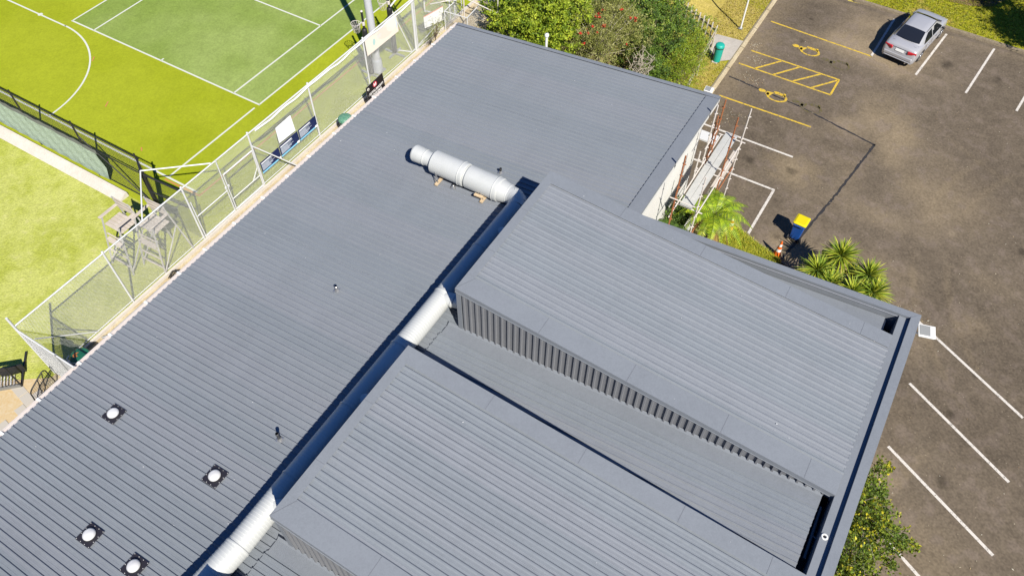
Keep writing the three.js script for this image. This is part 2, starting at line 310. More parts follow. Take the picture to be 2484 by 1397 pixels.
// car park
const lot = struct('car_park', up(flat([[24.97, -90], [24.97, 60], [90, 60], [90, -26.9], [37.8, -27.2], [33.8, -27.32], [29.4, -27.4], [28.4, -27.3], [27.9, -27.9], [27.6, -30], [27.4, -90]], CP)), M.asphalt);
const paint = (name, a, b, w, m) => part(lot, name, up(strip(a, b, w, CP + 0.004)), m);
for (const [a, b] of [[[25.5, -13.33], [29.86, -13.33]], [[25.4, -10.82], [29.86, -10.84]], [[29.82, -10.78], [29.76, -7.72]], [[30.88, -22.85], [31.06, -26.9]], [[33.82, -26.98], [33.24, -22.5]], [[36.26, -26.95], [35.72, -22.33]], [[38.72, -26.9], [38.12, -22.2]], [[41.1, -26.9], [40.5, -22.2]], [[37.0, -6.92], [41.18, -4.57]], [[37.38, -3.92], [41.18, -1.76]], [[37.36, -0.98], [41.18, 1.09]], [[37.34, 1.9], [41.18, 3.97]], [[37.32, 4.8], [41.18, 6.9]]]) paint('parking_line', a, b, 0.11, M.paintWhite);
for (const [a, b] of [[[25.36, -23.12], [30.92, -22.86]], [[25.35, -20.05], [30.05, -20.05]], [[25.2, -18.68], [30.02, -18.64]], [[30.02, -20.0], [30.0, -18.66]], [[25.32, -15.72], [29.92, -15.8]], [[27.02, -20.0], [26.06, -18.7]], [[27.98, -20.0], [27.04, -18.7]], [[29.08, -20.0], [28.04, -18.7]], [[29.98, -19.98], [29.02, -18.7]]]) paint('yellow_line', a, b, 0.1, M.paintYellow);
function wheelchair(x, z, m, k = 1) {
  const g = [], y = CP + 0.008, put = (q) => g.push(up(q.translate(x, y, z)));
  put(new THREE.CircleGeometry(0.17 * k, 18).rotateX(-Math.PI / 2).scale(1.1, 1, 0.75).translate(-0.78, 0, -0.1));
  for (let i = 0; i < 9; i++) put(new THREE.RingGeometry(0.36 * k, 0.47 * k, 6, 1, i * 0.62 + 2.85 - 6.283 + 0.0, 0.58).rotateX(-Math.PI / 2).scale(1.12, 1, 0.82));
  put(flat([[-0.56, -0.2], [-0.36, -0.2], [-0.44, 0.08], [-0.6, 0.06]], 0)); put(flat([[-0.33, -0.22], [-0.2, -0.22], [-0.34, 0.12], [-0.47, 0.08]], 0));
  put(flat([[-0.16, -0.28], [0.2, -0.28], [0.22, -0.19], [-0.18, -0.19]], 0)); put(flat([[0.22, -0.42], [0.34, -0.42], [0.38, -0.16], [0.25, -0.16]], 0));
  const o = part(lot, 'wheelchair_symbol', g, m); return o;
}
wheelchair(28.02, -21.58, M.paintYellow); wheelchair(27.78, -17.1, M.paintYellow); wheelchair(29.7, -21.25, M.faint); wheelchair(29.5, -17.15, M.faint);
{ const seam = (pts, w0) => { const c = new THREE.CatmullRomCurve3(pts.map((p) => V(p[0], 0, p[1])), false, 'catmullrom', 0.0), n = 90, v = []; let prev;
    for (let i = 0; i <= n; i++) { const p = c.getPoint(i / n), t = c.getTangent(i / n), w = w0 * rr(0.6, 1.2) / 2, ox = rr(-0.02, 0.02), oz = rr(-0.02, 0.02); const q = [[p.x - t.z * w + ox, CP + 0.0075, p.z + t.x * w + oz], [p.x + t.z * w + ox, CP + 0.0075, p.z - t.x * w + oz]]; if (prev) v.push(...quad(prev[0], q[0], q[1], prev[1])); prev = q; }
    part(lot, 'tar_seam', up(tris(v)), M.tar); };
  seam([[25.2, -17.4], [28.9, -17.0], [32.86, -16.12]], 0.1); seam([[32.86, -16.14], [32.2, -11.6], [31.42, -7.1]], 0.11); }
{ // far kerb and the grass beyond it
  const v = [], pts = [[28.2, -27.7], [28.7, -27.42], [29.5, -27.42], [33.8, -27.36], [37.8, -27.24], [90, -26.95]];
  for (let i = 0; i + 1 < pts.length; i++) { const [a, b] = [pts[i], pts[i + 1]], P = (p, k) => [[p[0], CP - 0.02, p[1]], [p[0], CP + 0.1, p[1] - 0.03], [p[0], CP + 0.13, p[1] - 0.2], [p[0], CP + 0.02, p[1] - 0.28]][k]; for (let k = 0; k < 3; k++) v.push(...quad(P(a, k), P(b, k), P(b, k + 1), P(a, k + 1))); }
  struct('kerb', tris(v), M.kerbStone);
  const w = []; for (let i = 0; i < 18; i++) { const x0 = 24.72, z0 = -44 + i * 2, P = (z, k) => [[24.99, CP - 0.02, z], [24.96, CP + 0.035, z], [24.8, CP + 0.06, z], [24.7, CP + 0.0, z]][k]; for (let k = 0; k < 3; k++) w.push(...quad(P(z0, k), P(z0 + 1.97, k), P(z0 + 1.97, k + 1), P(z0, k + 1))); }
  struct('kerb', tris(w), M.sandStrip);
  struct('verge', up(flat([[28.2, -27.9], [29.4, -27.6], [33.8, -27.58], [37.8, -27.46], [90, -27.1], [90, -70], [28.0, -70]], CP + 0.03)), M.grass);
  struct('path', up(flat([[23.3, -20.45], [24.74, -20.6], [24.74, -18.7], [24.3, -18.3], [23.3, -18.9]], CP + 0.015)), M.concrete);
}
// planted bed between the building and the car park
const bed = struct('garden_bed', up(flat([[27.0, 0.7], [27.0, -7.75], [28.6, -8.15], [29.05, -7.95], [31.4, -7.0], [33.2, -6.55], [35.9, -6.1], [37.0, -3.5], [36.9, 20], [35.3, 20], [35.3, 0.7]], CP + 0.012)), M.earth);
part(bed, 'bed_edging', [bar([28.0, CP + 0.03, -8.25], [29.05, CP + 0.03, -7.98], 0.12, 0.08), bar([29.05, CP + 0.03, -7.98], [31.42, CP + 0.03, -7.02], 0.1, 0.08), bar([31.42, CP + 0.03, -7.02], [33.2, CP + 0.02, -6.56], 0.1, 0.06)], M.kerbStone);

// ---------------------------------------------------------------- the building
const SL = 0.0823, roofY = (x) => 2.2 + SL * (x - 16.71);
const monY = (x) => 4.71 - 0.0713 * (x - 24.98);
const parY = (x) => 4.08 - 0.078 * (35.39 - x);
const RIB = [[0, 0.003], [0.006, 0], [0.062, 0], [0.083, 0.036], [0.107, 0.036], [0.128, 0], [0.184, 0], [0.19, 0.003]];
const RIB_WIDE = [[0, 0.003], [0.006, 0], [0.052, 0], [0.08, 0.029], [0.11, 0.029], [0.138, 0], [0.184, 0], [0.19, 0.003]];
const RIB_WALL = [[0, 0.004], [0.008, 0], [0.066, 0], [0.074, 0.05], [0.116, 0.05], [0.124, 0], [0.182, 0], [0.19, 0.004]];
const PITCH = 0.19;
function ribbed(z0, n, x0, x1, yf, segs, wav = 0.0012, shape = RIB) {          // trapezoidal steel sheet, ribs along x
  const prof = []; for (let k = 0; k < n; k++) for (const [d, h] of shape.slice(0, -1)) prof.push([z0 + k * PITCH + d, h]); prof.push([z0 + n * PITCH, 0.003]);
  const v = [], wob = prof.map(() => Array.from({ length: segs + 1 }, () => rr(-wav, wav)));
  for (let i = 0; i < segs; i++) for (let j = 0; j + 1 < prof.length; j++) {
    const P = (s, k) => { const x = lerp(x0, x1, s / segs); return [x, yf(x) + prof[k][1] + wob[k][s], prof[k][0]]; };
    v.push(...quad(P(i, j), P(i, j + 1), P(i + 1, j + 1), P(i + 1, j)));
  }
  return tris(v);
}
const rrk = Array.from({ length: 40 }, () => rr(-0.0015, 0.0015));
M.flashDark = mat(0.13, 0.138, 0.155, 0.5);
const club = thing('clubhouse', 'long white sports clubhouse under low grey ribbed steel roofs with raised roof boxes', 'building', [16.7, CP, -6.1]);
// walls
part(club, 'wall', [box(17.2, CP, -5.7, 27.2, 2.0, 0.7), box(17.2, CP, 0.7, 27.2, 2.0, 24), box(27.2, CP, 0.75, 35.34, 3.0, 24)], M.whiteWall);
{ const v = []; // upper part of the walls under the sloping roof
  const side = (z, x0, x1) => v.push(...quad([x0, 2.0, z], [x1, 2.0, z], [x1, roofY(x1) - 0.03, z], [x0, roofY(x0) - 0.03, z]));
  side(-4.45, 17.2, 27.2); side(-5.69, 17.2, 24.0);
  v.push(...quad([27.2, 2.0, -4.45], [27.2, 2.0, 0.75], [27.2, roofY(27.2) - 0.03, 0.75], [27.2, roofY(27.2) - 0.03, -4.45]), ...quad([17.2, 2.0, -5.7], [17.2, 2.0, 24], [17.2, roofY(17.2) - 0.03, 24], [17.2, roofY(17.2) - 0.03, -5.7]));
  part(club, 'wall', tris(v), M.whiteWall); }
// main roof: deck below, then the sheets one by one
{ const P = (x, z, d = 0.05) => [x, roofY(x) - d, z];
  const deck = part(club, 'main_roof', tris([...quad(P(16.66, -6.1), P(16.66, 19.2), P(24.98, 19.2), P(24.98, -6.1)), ...quad(P(24.98, -6.1), P(24.98, 0.64), P(27.4, 0.64), P(27.4, -6.1)), ...quad(P(24.98, 0.64), P(24.98, 19.2), P(34.72, 19.2), P(34.72, 0.64))]), M.offWhite);
  let z = -6.02, k = 0;
  while (z < 19) { const n = 4, far = z < 0.3; part(deck, 'roof_sheet', ribbed(z, n, 16.6, far ? 27.04 : z < 1.4 ? 25.6 : 24.97, (x) => roofY(x) + rrk[k % 40], far ? 16 : 12), STEEL[[0, 1, 2, 0, 3, 1, 0, 2, 3, 0, 2][k % 11]]); z += n * PITCH; k++; }
  // sheets in the two valleys and the far recess, lapped over the main roof
  for (const [a, n, x0] of [[6.86, 4, 24.62], [7.62, 4, 24.6], [13.72, 4, 24.62], [14.48, 4, 24.6]]) part(deck, 'roof_sheet', ribbed(a, n, x0, 34.72, (x) => roofY(x) + 0.042, 16), STEEL[k++ % 4]);
  for (const [a, b] of [[6.5, 6.875], [13.36, 13.735]]) { // flat apron beside each raised box
    const v = [], Q = (x, z2, dy) => [x, roofY(x) + dy, z2]; for (let i = 0; i < 14; i++) { const x0 = lerp(24.66, 34.72, i / 14), x1 = lerp(24.66, 34.72, (i + 1) / 14); v.push(...quad(Q(x0, a, 0.12), Q(x0, a + 0.06, 0.062), Q(x1, a + 0.06, 0.062), Q(x1, a, 0.12)), ...quad(Q(x0, a + 0.06, 0.062), Q(x0, b, 0.06), Q(x1, b, 0.06), Q(x1, a + 0.06, 0.062))); }
    part(deck, 'apron_flashing', tris(v), M.flash); }
  const v = [], Q = (x, z2, dy) => [x, roofY(x) + dy, z2]; for (let i = 0; i < 12; i++) { const x0 = lerp(27.4, 34.66, i / 12), x1 = lerp(27.4, 34.66, (i + 1) / 12); v.push(...quad(Q(x0, 0.88, 0.05), Q(x0, 1.62, 0.05), Q(x1, 1.62, 0.05), Q(x1, 0.88, 0.05))); }
  part(deck, 'roof_sheet', tris(v), M.flash);
  part(deck, 'roof_sheet', tris([...quad(Q(24.98, 0.62, 0.03), Q(24.98, 1.62, 0.03), Q(27.44, 1.62, 0.03), Q(27.44, 0.62, 0.03))]), M.flash);
  // flat flashing along the far edge and over the high ends of the ribs
  part(deck, 'cap_flashing', tris([...quad(Q(16.58, -6.16, 0.036), Q(16.58, -5.985, 0.042), Q(27.45, -5.985, 0.042), Q(27.45, -6.16, 0.036)), ...quad(Q(16.58, -6.16, 0.036), Q(16.58, -6.16, -0.14), Q(27.45, -6.16, -0.14), Q(27.45, -6.16, 0.036))]), M.flash);
  part(deck, 'cap_flashing', tris([...quad(Q(27.0, -5.96, 0.048), Q(27.0, 0.66, 0.048), Q(27.45, 0.66, 0.052), Q(27.45, -5.96, 0.052)), ...quad(Q(27.45, -6.16, 0.05), Q(27.45, 0.66, 0.052), Q(27.46, 0.66, -0.03), Q(27.46, -6.16, -0.03))]), M.flash);
  part(club, 'fascia', [box(27.43, roofY(27.4) - 0.2, -6.12, 27.455, roofY(27.4) - 0.032, 0.66), box(27.2, roofY(27.4) - 0.21, -6.12, 27.425, roofY(27.4) - 0.19, 0.66)], M.white);
}
// gutter on the court side, with its pale joint straps
part(club, 'gutter', [box(16.43, 2.0, -6.2, 16.46, 2.155, 19.2), box(16.46, 2.0, -6.2, 16.66, 2.125, 19.2), box(16.66, 1.9, -6.2, 16.7, 2.12, 19.2), box(16.45, 1.96, -6.2, 17.2, 1.99, 19.2)], mat(0.47, 0.425, 0.40, 0.7));
for (let z = -5.7; z < 18.5; z += 1.21) part(club, 'gutter_strap', rbox(0.16, 0.035, 0.07, 0.008, 16.5 + rr(-0.012, 0.012), 2.16, z + rr(-0.1, 0.1)), M.white);
// raised roof boxes
function monitor(z0, z1, nRibs) {
  const x0 = 24.98, x1 = 34.93, near = z1 - 0.54, far = z0 + 0.42;
  const T = (x, z, d = 0) => [x, monY(x) + d, z];
  const top = part(club, 'box_roof', tris([...quad(T(x0, z0, 0.008), T(x0, far + 0.02, 0.008), T(x1, far + 0.02, 0.008), T(x1, z0, 0.008)), ...quad(T(x0, near - 0.02, 0.008), T(x0, z1, 0.008), T(x1, z1, 0.008), T(x1, near - 0.02, 0.008)), ...quad(T(x0, far + 0.02, 0.01), T(x0, near - 0.02, 0.01), T(x0 + 0.25, near - 0.02, 0.01), T(x0 + 0.25, far + 0.02, 0.01))]), M.flash);
  let z = far, k = 0; while (z + 0.1 < near) { const n = Math.min(4, Math.round((near - z) / PITCH)); if (n < 1) break; part(top, 'roof_sheet', ribbed(z, n, x0 + 0.2, 34.94, (x) => monY(x) - 0.028, 14, 0.001, RIB_WIDE), STEEL[(k++ + Math.round(z0)) % 4]); z += n * PITCH; }
  const cap = [...quad(T(x0, z1, 0.008), T(x1, z1, 0.008), T(x1, z1 + 0.004, -0.13), T(x0, z1 + 0.004, -0.13)), ...quad(T(x0, z0, 0.008), T(x0, z0 - 0.004, -0.13), T(x1, z0 - 0.004, -0.13), T(x1, z0, 0.008)), ...quad(T(x0, z0, 0.008), T(x0, z1, 0.008), T(x0 - 0.004, z1, -0.13), T(x0 - 0.004, z0, -0.13))];
  part(top, 'cap_flashing', tris(cap), M.flash);
  part(top, 'drip_edge', [bar(T(x0, z1 + 0.012, -0.132), T(x1, z1 + 0.012, -0.132), 0.014, 0.012)], M.flash);
  for (const x of [27.4, 29.8, 32.2, 34.2]) for (const [a, b] of [[z0 + 0.012, far + 0.01], [near - 0.01, z1 - 0.012]]) part(top, 'lap_joint', bar(T(x, a, 0.0095), T(x, b, 0.0095), 0.012, 0.003), M.flashDark);
  for (const z2 of [z0 + 1.7, z0 + 3.4]) part(top, 'lap_joint', bar(T(x0 + 0.01, z2, 0.011), T(x0 + 0.24, z2, 0.011), 0.012, 0.003), M.flashDark);
  part(top, 'mitre_joint', bar(T(x0 + 0.01, z1 - 0.02, 0.0105), T(x0 + 0.27, near, 0.0105), 0.012, 0.004), M.flashDark);
  // ribbed wall cladding: near, far and court sides
  const wallRun = (name, a, b, at, base, topY) => { const v = [], pts = []; const L = b - a; for (let u = 0; u < L - 0.001; u += PITCH) for (const [d, h] of RIB_WALL.slice(0, -1)) if (u + d <= L) pts.push([a + u + d, h]); pts.push([b, 0]);
    for (let j = 0; j + 1 < pts.length; j++) { const P = (k, hi) => at(pts[k][0], pts[k][1], hi ? topY(pts[k][0]) : base(pts[k][0])); v.push(...quad(P(j, 0), P(j + 1, 0), P(j + 1, 1), P(j, 1))); }
    const m = part(club, name, tris(v), M.wallSteel); return m; };
  wallRun('box_wall', x0 + 0.13, x1, (u, h, y) => [u, y, z1 - 0.055 + h], (x) => roofY(x) - 0.02, (x) => monY(x) - 0.09);
  wallRun('box_wall', x0 + 0.03, x1, (u, h, y) => [u, y, z0 + 0.05 - h], (x) => roofY(x) - 0.02, (x) => monY(x) - 0.09);
  wallRun('box_wall', z0 + 0.03, z1 - 0.05, (u, h, y) => [x0 + 0.05 - h, y, u], () => roofY(25) - 0.1, () => monY(25) - 0.05);
  part(club, 'corner_flashing', [box(x0 + 0.015, roofY(25) - 0.05, z1 - 0.05, x0 + 0.14, monY(25) - 0.1, z1 - 0.012), box(x0 + 0.01, roofY(25) - 0.05, z1 - 0.15, x0 + 0.014, monY(25) - 0.1, z1 - 0.013)], M.flash);
}
monitor(1.6, 6.54); monitor(8.54, 13.4); monitor(15.4, 20.34);
// parapet, inner ledge and box gutter on the car park side
{ const v = [], Z0 = 0.65, Z1 = 0.86, P = (x, z, d = 0) => [x, parY(x) + d, z];
  v.push(...quad(P(27.46, Z0), P(27.46, Z1), P(35.17, Z1), P(35.39, Z0)), ...quad([27.46, 2.5, Z0], P(27.46, Z0), P(35.39, Z0), [35.39, 2.5, Z0]), ...quad(P(27.46, Z1), [27.46, 2.9, Z1], [35.17, 2.9, Z1], P(35.17, Z1)), ...quad([27.46, 2.5, Z0], [27.46, 2.5, Z1], P(27.46, Z1), P(27.46, Z0)));
  part(club, 'parapet', tris(v), M.flash);
  const w = []; for (let i = 0; i < 5; i++) { const a = lerp(0.65, 20.4, i / 5), b = lerp(0.65, 20.4, (i + 1) / 5), A = i ? a : 0.86; w.push(...quad([35.17, 4.08, A], [35.17, 4.08, b], [35.39, 4.08, b], [35.39, 4.08, a]), ...quad([35.39, 4.08, a], [35.39, 4.08, b], [35.39, 2.6, b], [35.39, 2.6, a]), ...quad([35.17, 3.5, A], [35.17, 3.5, b], [35.17, 4.08, b], [35.17, 4.08, A])); }
  part(club, 'parapet', tris(w), M.flash);
  part(club, 'wall_flashing', [bar([27.5, parY(27.5) - 0.11, 0.866], [34.92, parY(34.92) - 0.11, 0.866], 0.02, 0.012)], mat(0.26, 0.27, 0.3, 0.4));
  part(club, 'ledge', [box(34.92, 3.3, 0.862, 35.168, 3.976, 20.4)], M.flash);
  part(club, 'box_gutter', [box(34.6, 3.2, 0.87, 34.919, 3.28, 20.4)], M.black);
  part(club, 'outlet_ring', [new THREE.TorusGeometry(0.055, 0.022, 8, 20).rotateX(Math.PI / 2).translate(35.0, 3.985, 7.55), new THREE.CylinderGeometry(0.05, 0.05, 0.02, 16, 1, true).translate(35.0, 3.98, 7.55)], M.white);
  part(club, 'outlet_hole', new THREE.CircleGeometry(0.045, 16).rotateX(-Math.PI / 2).translate(35.0, 3.981, 7.55), M.black);
  part(club, 'gutter_pipe', [rod([34.79, 3.62, 6.75], [34.83, 3.62, 8.05], 0.035, 10), rod([34.8, 3.6, 7.45], [34.95, 3.6, 7.5], 0.02, 8)], mat(0.1, 0.105, 0.115, 0.5));
}
{ // pale specks of litter and droppings on the sheets
  const r = rngOf(19), v = []; for (let i = 0; i < 70; i++) { const x = lerp(17, 24.6, r()), z = lerp(-5.5, 18, r()), s = 0.006 + 0.016 * r() * r(), y = roofY(x) + 0.036; v.push(...quad([x - s, y, z], [x, y, z + s], [x + s, y + s * SL, z], [x, y, z - s * 0.7])); } for (let i = 0; i < 18; i++) { const x = lerp(25.2, 34.6, r()), z = r() < 0.5 ? lerp(1.7, 6.4, r()) : lerp(8.6, 13.3, r()), s = 0.006 + 0.014 * r() * r(), y = monY(x) + 0.012; v.push(...quad([x - s, y, z], [x, y, z + s], [x + s, y, z], [x, y, z - s * 0.7])); }
  const m = part(scene, 'roof_litter', tris(v), M.white); m.userData.kind = 'stuff'; m.userData.label = 'tiny pale specks of litter scattered over the grey roofs'; }
// roof penetrations that belong to the building are things of their own
function skylight(x, z, label) {
  const y = roofY(x) + 0.036, t = thing('tubular_skylight', label, 'skylight', [x, y, z], 'tubular skylights on the court side roof'), a = Math.atan(SL);
  const tilt = (g) => g.rotateZ(a).translate(x, y, z);
  const fl = rbox(0.47, 0.008, 0.46, 0.003, 0, 0.008, 0); part(t, 'flashing', tilt(fl), mat(0.018, 0.016, 0.02, 0.45));
  part(t, 'collar', tilt(lathe([[0.16, 0.0], [0.153, 0.03], [0.148, 0.05], [0.135, 0.052]], 28)), M.black);
  part(t, 'tube', tilt(lathe([[0.14, 0.055], [0.135, -0.02], [0.133, -0.14], [0.0, -0.16]], 28)), new THREE.MeshStandardMaterial({ color: col(0.75, 0.75, 0.75), roughness: 0.35, metalness: 0.3, side: THREE.DoubleSide }));
  const dome = []; for (let i = 0; i <= 10; i++) { const p = i / 10 * Math.PI / 2; dome.push([0.15 * Math.cos(p), 0.05 + 0.1 * Math.sin(p)]); } dome.unshift([0.15, 0.035]);
  raw(t, 'dome', tilt(lathe(dome, 28)), new THREE.MeshPhysicalMaterial({ color: col(0.97, 0.97, 0.96), roughness: 0.15, transmission: 0.5, thickness: 0, side: THREE.DoubleSide }));
  const sc = []; for (const [u, w] of [[-1, -1], [-0.33, -1], [0.33, -1], [1, -1], [-1, 1], [-0.33, 1], [0.33, 1], [1, 1], [-1, -0.33], [-1, 0.33], [1, -0.33], [1, 0.33]]) sc.push(tilt(new THREE.CylinderGeometry(0.008, 0.008, 0.008, 8).translate(u * 0.213, 0.016, w * 0.208)));
  sc.forEach((g) => part(t, 'screw', g, M.white));
}
skylight(18.69, 13.04, 'clear dome skylight on black square nearest the gutter and the leaning net frame');
skylight(22.28, 13.0, 'clear dome skylight on black square beside the white end of the long duct');
skylight(20.79, 15.51, 'clear dome skylight on black square in the lower row, farther from the duct');
skylight(22.27, 15.49, 'clear dome skylight on black square in the lower row, nearer the duct');
function ventPipe(x, z, h, r, label, m, lean = 0) {
  const y = roofY(x) + 0.02, t = thing('vent_pipe', label, 'vent pipe', [x, y, z]);
  part(t, 'boot', [rbox(0.17, 0.012, 0.15, 0.004, x, y + 0.016, z, 0.3), lathe([[0.075, 0.01], [0.055, 0.05], [r + 0.006, 0.09]], 16).translate(x, y + 0.01, z)], M.silver);
  part(t, 'pipe', [rod([x, y, z], [x + lean, y + h, z], r, 14), lathe([[0, h], [r + 0.012, h], [r + 0.012, h - 0.05], [r, h - 0.05]], 14).translate(x + lean, y, z)], m);
}
ventPipe(21.16, 7.05, 0.2, 0.035, 'short silver vent pipe standing alone on the middle of the roof', M.silver);
ventPipe(22.98, 11.48, 0.33, 0.034, 'black vent pipe in a silver boot beside the shadow of the duct', mat(0.04, 0.042, 0.046, 0.5));
ventPipe(21.74, 1.93, 0.12, 0.03, 'small silver vent pipe tucked under the far silencer', M.silver);
ventPipe(22.72, 0.66, 0.2, 0.03, 'small black vent pipe behind the second silencer', M.black);
{ const t = thing('vent_pipe', 'white capped vent pipe standing at the far roof edge before the trees', 'vent pipe', [20.5, 0, -6.3]);
  part(t, 'pipe', rod([20.5, 0, -6.28], [20.5, 2.95, -6.28], 0.05, 14), M.white); part(t, 'cap', lathe([[0, 0.1], [0.075, 0.08], [0.085, -0.02], [0.06, -0.02]], 14).translate(20.5, 2.95, -6.28), M.white); }

// ---------------------------------------------------------------- ventilation duct and silencers on the roof
{ const t = thing('ventilation_duct', 'long white spiral duct with two fat silencers lying across the roof', 'duct', [24.15, 2.82, 1.65]);
  const AX = 24.16, AY = 3.2, R = 0.285;
  const run = (a, b, r, ax, bx, ay = AY, by = AY) => { const L = Math.hypot(b - a, bx - ax, by - ay), n = Math.round(L / 0.085), pr = []; for (let i = 0; i <= n; i++) { const y = i / n * L; pr.push([r, y]); if (i < n) pr.push([r + 0.007, y + L / n * 0.82], [r + 0.007, y + L / n * 0.94]); }
    const g = lathe(pr, 28); g.applyQuaternion(new THREE.Quaternion().setFromUnitVectors(V(0, 1, 0), V(bx - ax, by - ay, b - a).normalize())); return g.translate(ax, ay, a); };
  const ring = (z, x, r) => lathe([[r, -0.03], [r + 0.022, -0.028], [r + 0.022, 0.028], [r, 0.03]], 28).rotateX(Math.PI / 2).translate(x, AY, z);
  const zs = [2.15, 4.1, 6.0, 8.0, 10.1, 12.2, 14.05];
  for (let i = 0; i + 1 < zs.length; i++) { const s = part(t, 'duct_section', run(zs[i], zs[i + 1], R, AX, AX), M.duct); part(s, 'joint_band', ring(zs[i + 1], AX, R), M.duct); }
  part(t, 'duct_section', run(14.05, 15.1, R + 0.012, AX, AX - 0.08, AY, AY - 0.02), M.duct); part(t, 'duct_section', run(15.05, 19, R, AX - 0.1, AX - 0.4, AY - 0.02, AY - 0.05), M.duct);
  for (const z of [3.3, 6.08, 9.75, 12.9]) part(t, 'branch', [rod([AX + 0.05, AY + 0.06, z], [AX + 0.95, AY + 0.2, z - 0.12], 0.2, 24), lathe([[0.2, -0.03], [0.222, -0.03], [0.222, 0.03], [0.2, 0.03]], 24).rotateZ(Math.PI / 2 - 0.15).translate(AX + 0.38, AY + 0.11, z - 0.045)], M.duct);
  // elbow of mitred segments
  const el = []; const C = [AX - 0.5, 2.15]; for (let i = 0; i < 4; i++) { const a0 = i / 4 * Math.PI / 2, a1 = (i + 1) / 4 * Math.PI / 2, P = (a) => [C[0] + 0.5 * Math.cos(a), AY - 0.09 * (a / (Math.PI / 2)), C[1] - 0.5 * Math.sin(a)]; el.push(rod(P(a0 - 0.05), P(a1 + 0.05), R + 0.004, 28)); const q = P(a1); el.push(new THREE.TorusGeometry(R + 0.006, 0.012, 6, 28).rotateY(-a1 + 0.0).translate(q[0], q[1], q[2])); }
  part(t, 'elbow', el, M.duct);
  const Z = 1.65, Y = 3.11, alongX = (pts) => lathe(pts, 32).rotateZ(-Math.PI / 2).translate(0, Y, Z);
  const sil = (x0, x1) => { const r = 0.375; const s = part(t, 'silencer', alongX([[0.3, x0], [r - 0.01, x0], [r, x0 + 0.015], [r, x1 - 0.2], [r + 0.012, x1 - 0.19], [r + 0.012, x1 - 0.03], [r - 0.015, x1], [0.3, x1]]), M.duct);
    part(s, 'end_band', alongX([[r, x1 - 0.185], [r + 0.022, x1 - 0.18], [r + 0.022, x1 - 0.155], [r, x1 - 0.15]]), M.duct); };
  sil(20.88, 22.1); sil(22.18, 23.36);
  part(t, 'connecting_neck', alongX([[0.31, 22.08], [0.31, 22.2]]), M.duct);
  part(t, 'reducer', alongX([[0.355, 23.36], [0.35, 23.42], [0.295, 23.68], [0.29, 23.72]]), M.duct);
  part(t, 'outlet_cone', alongX([[0.24, 20.9], [0.235, 20.72], [0.25, 20.55], [0.27, 20.38], [0.285, 20.16], [0.27, 20.1], [0.22, 20.08], [0.2, 20.3]]), M.duct);
  part(t, 'seam_band', alongX([[0.25, 20.56], [0.266, 20.55], [0.266, 20.52], [0.25, 20.51]]), M.duct); part(t, 'seam_band', alongX([[0.3, 23.66], [0.31, 23.65], [0.31, 23.62], [0.3, 23.61]]), M.duct);
  for (const x of [21.18, 22.88]) { const y = roofY(x) + 0.035; part(t, 'timber_block', [rbox(0.1, 0.06, 0.42, 0.006, x + 0.02, y + 0.035, 1.93, 0.03), rbox(0.1, 0.06, 0.42, 0.006, x, y + 0.035, 1.3, -0.02)], M.timber);
    part(t, 'support_leg', [rod([x - 0.04, y + 0.06, 2.04], [x - 0.06, Y - 0.12, 1.99], 0.012, 6), rod([x + 0.05, y + 0.06, 2.04], [x - 0.02, Y - 0.1, 2.0], 0.012, 6), rod([x, y + 0.06, 1.25], [x, Y - 0.12, 1.32], 0.012, 6), bar([x - 0.05, Y - 0.1, 2.0], [x - 0.05, Y - 0.02, 2.025], 0.05, 0.012)], M.silver); }
  part(t, 'timber_wedge', rbox(0.3, 0.05, 0.1, 0.006, 22.78, 2.93, 2.06, 0.05), M.timber);
}

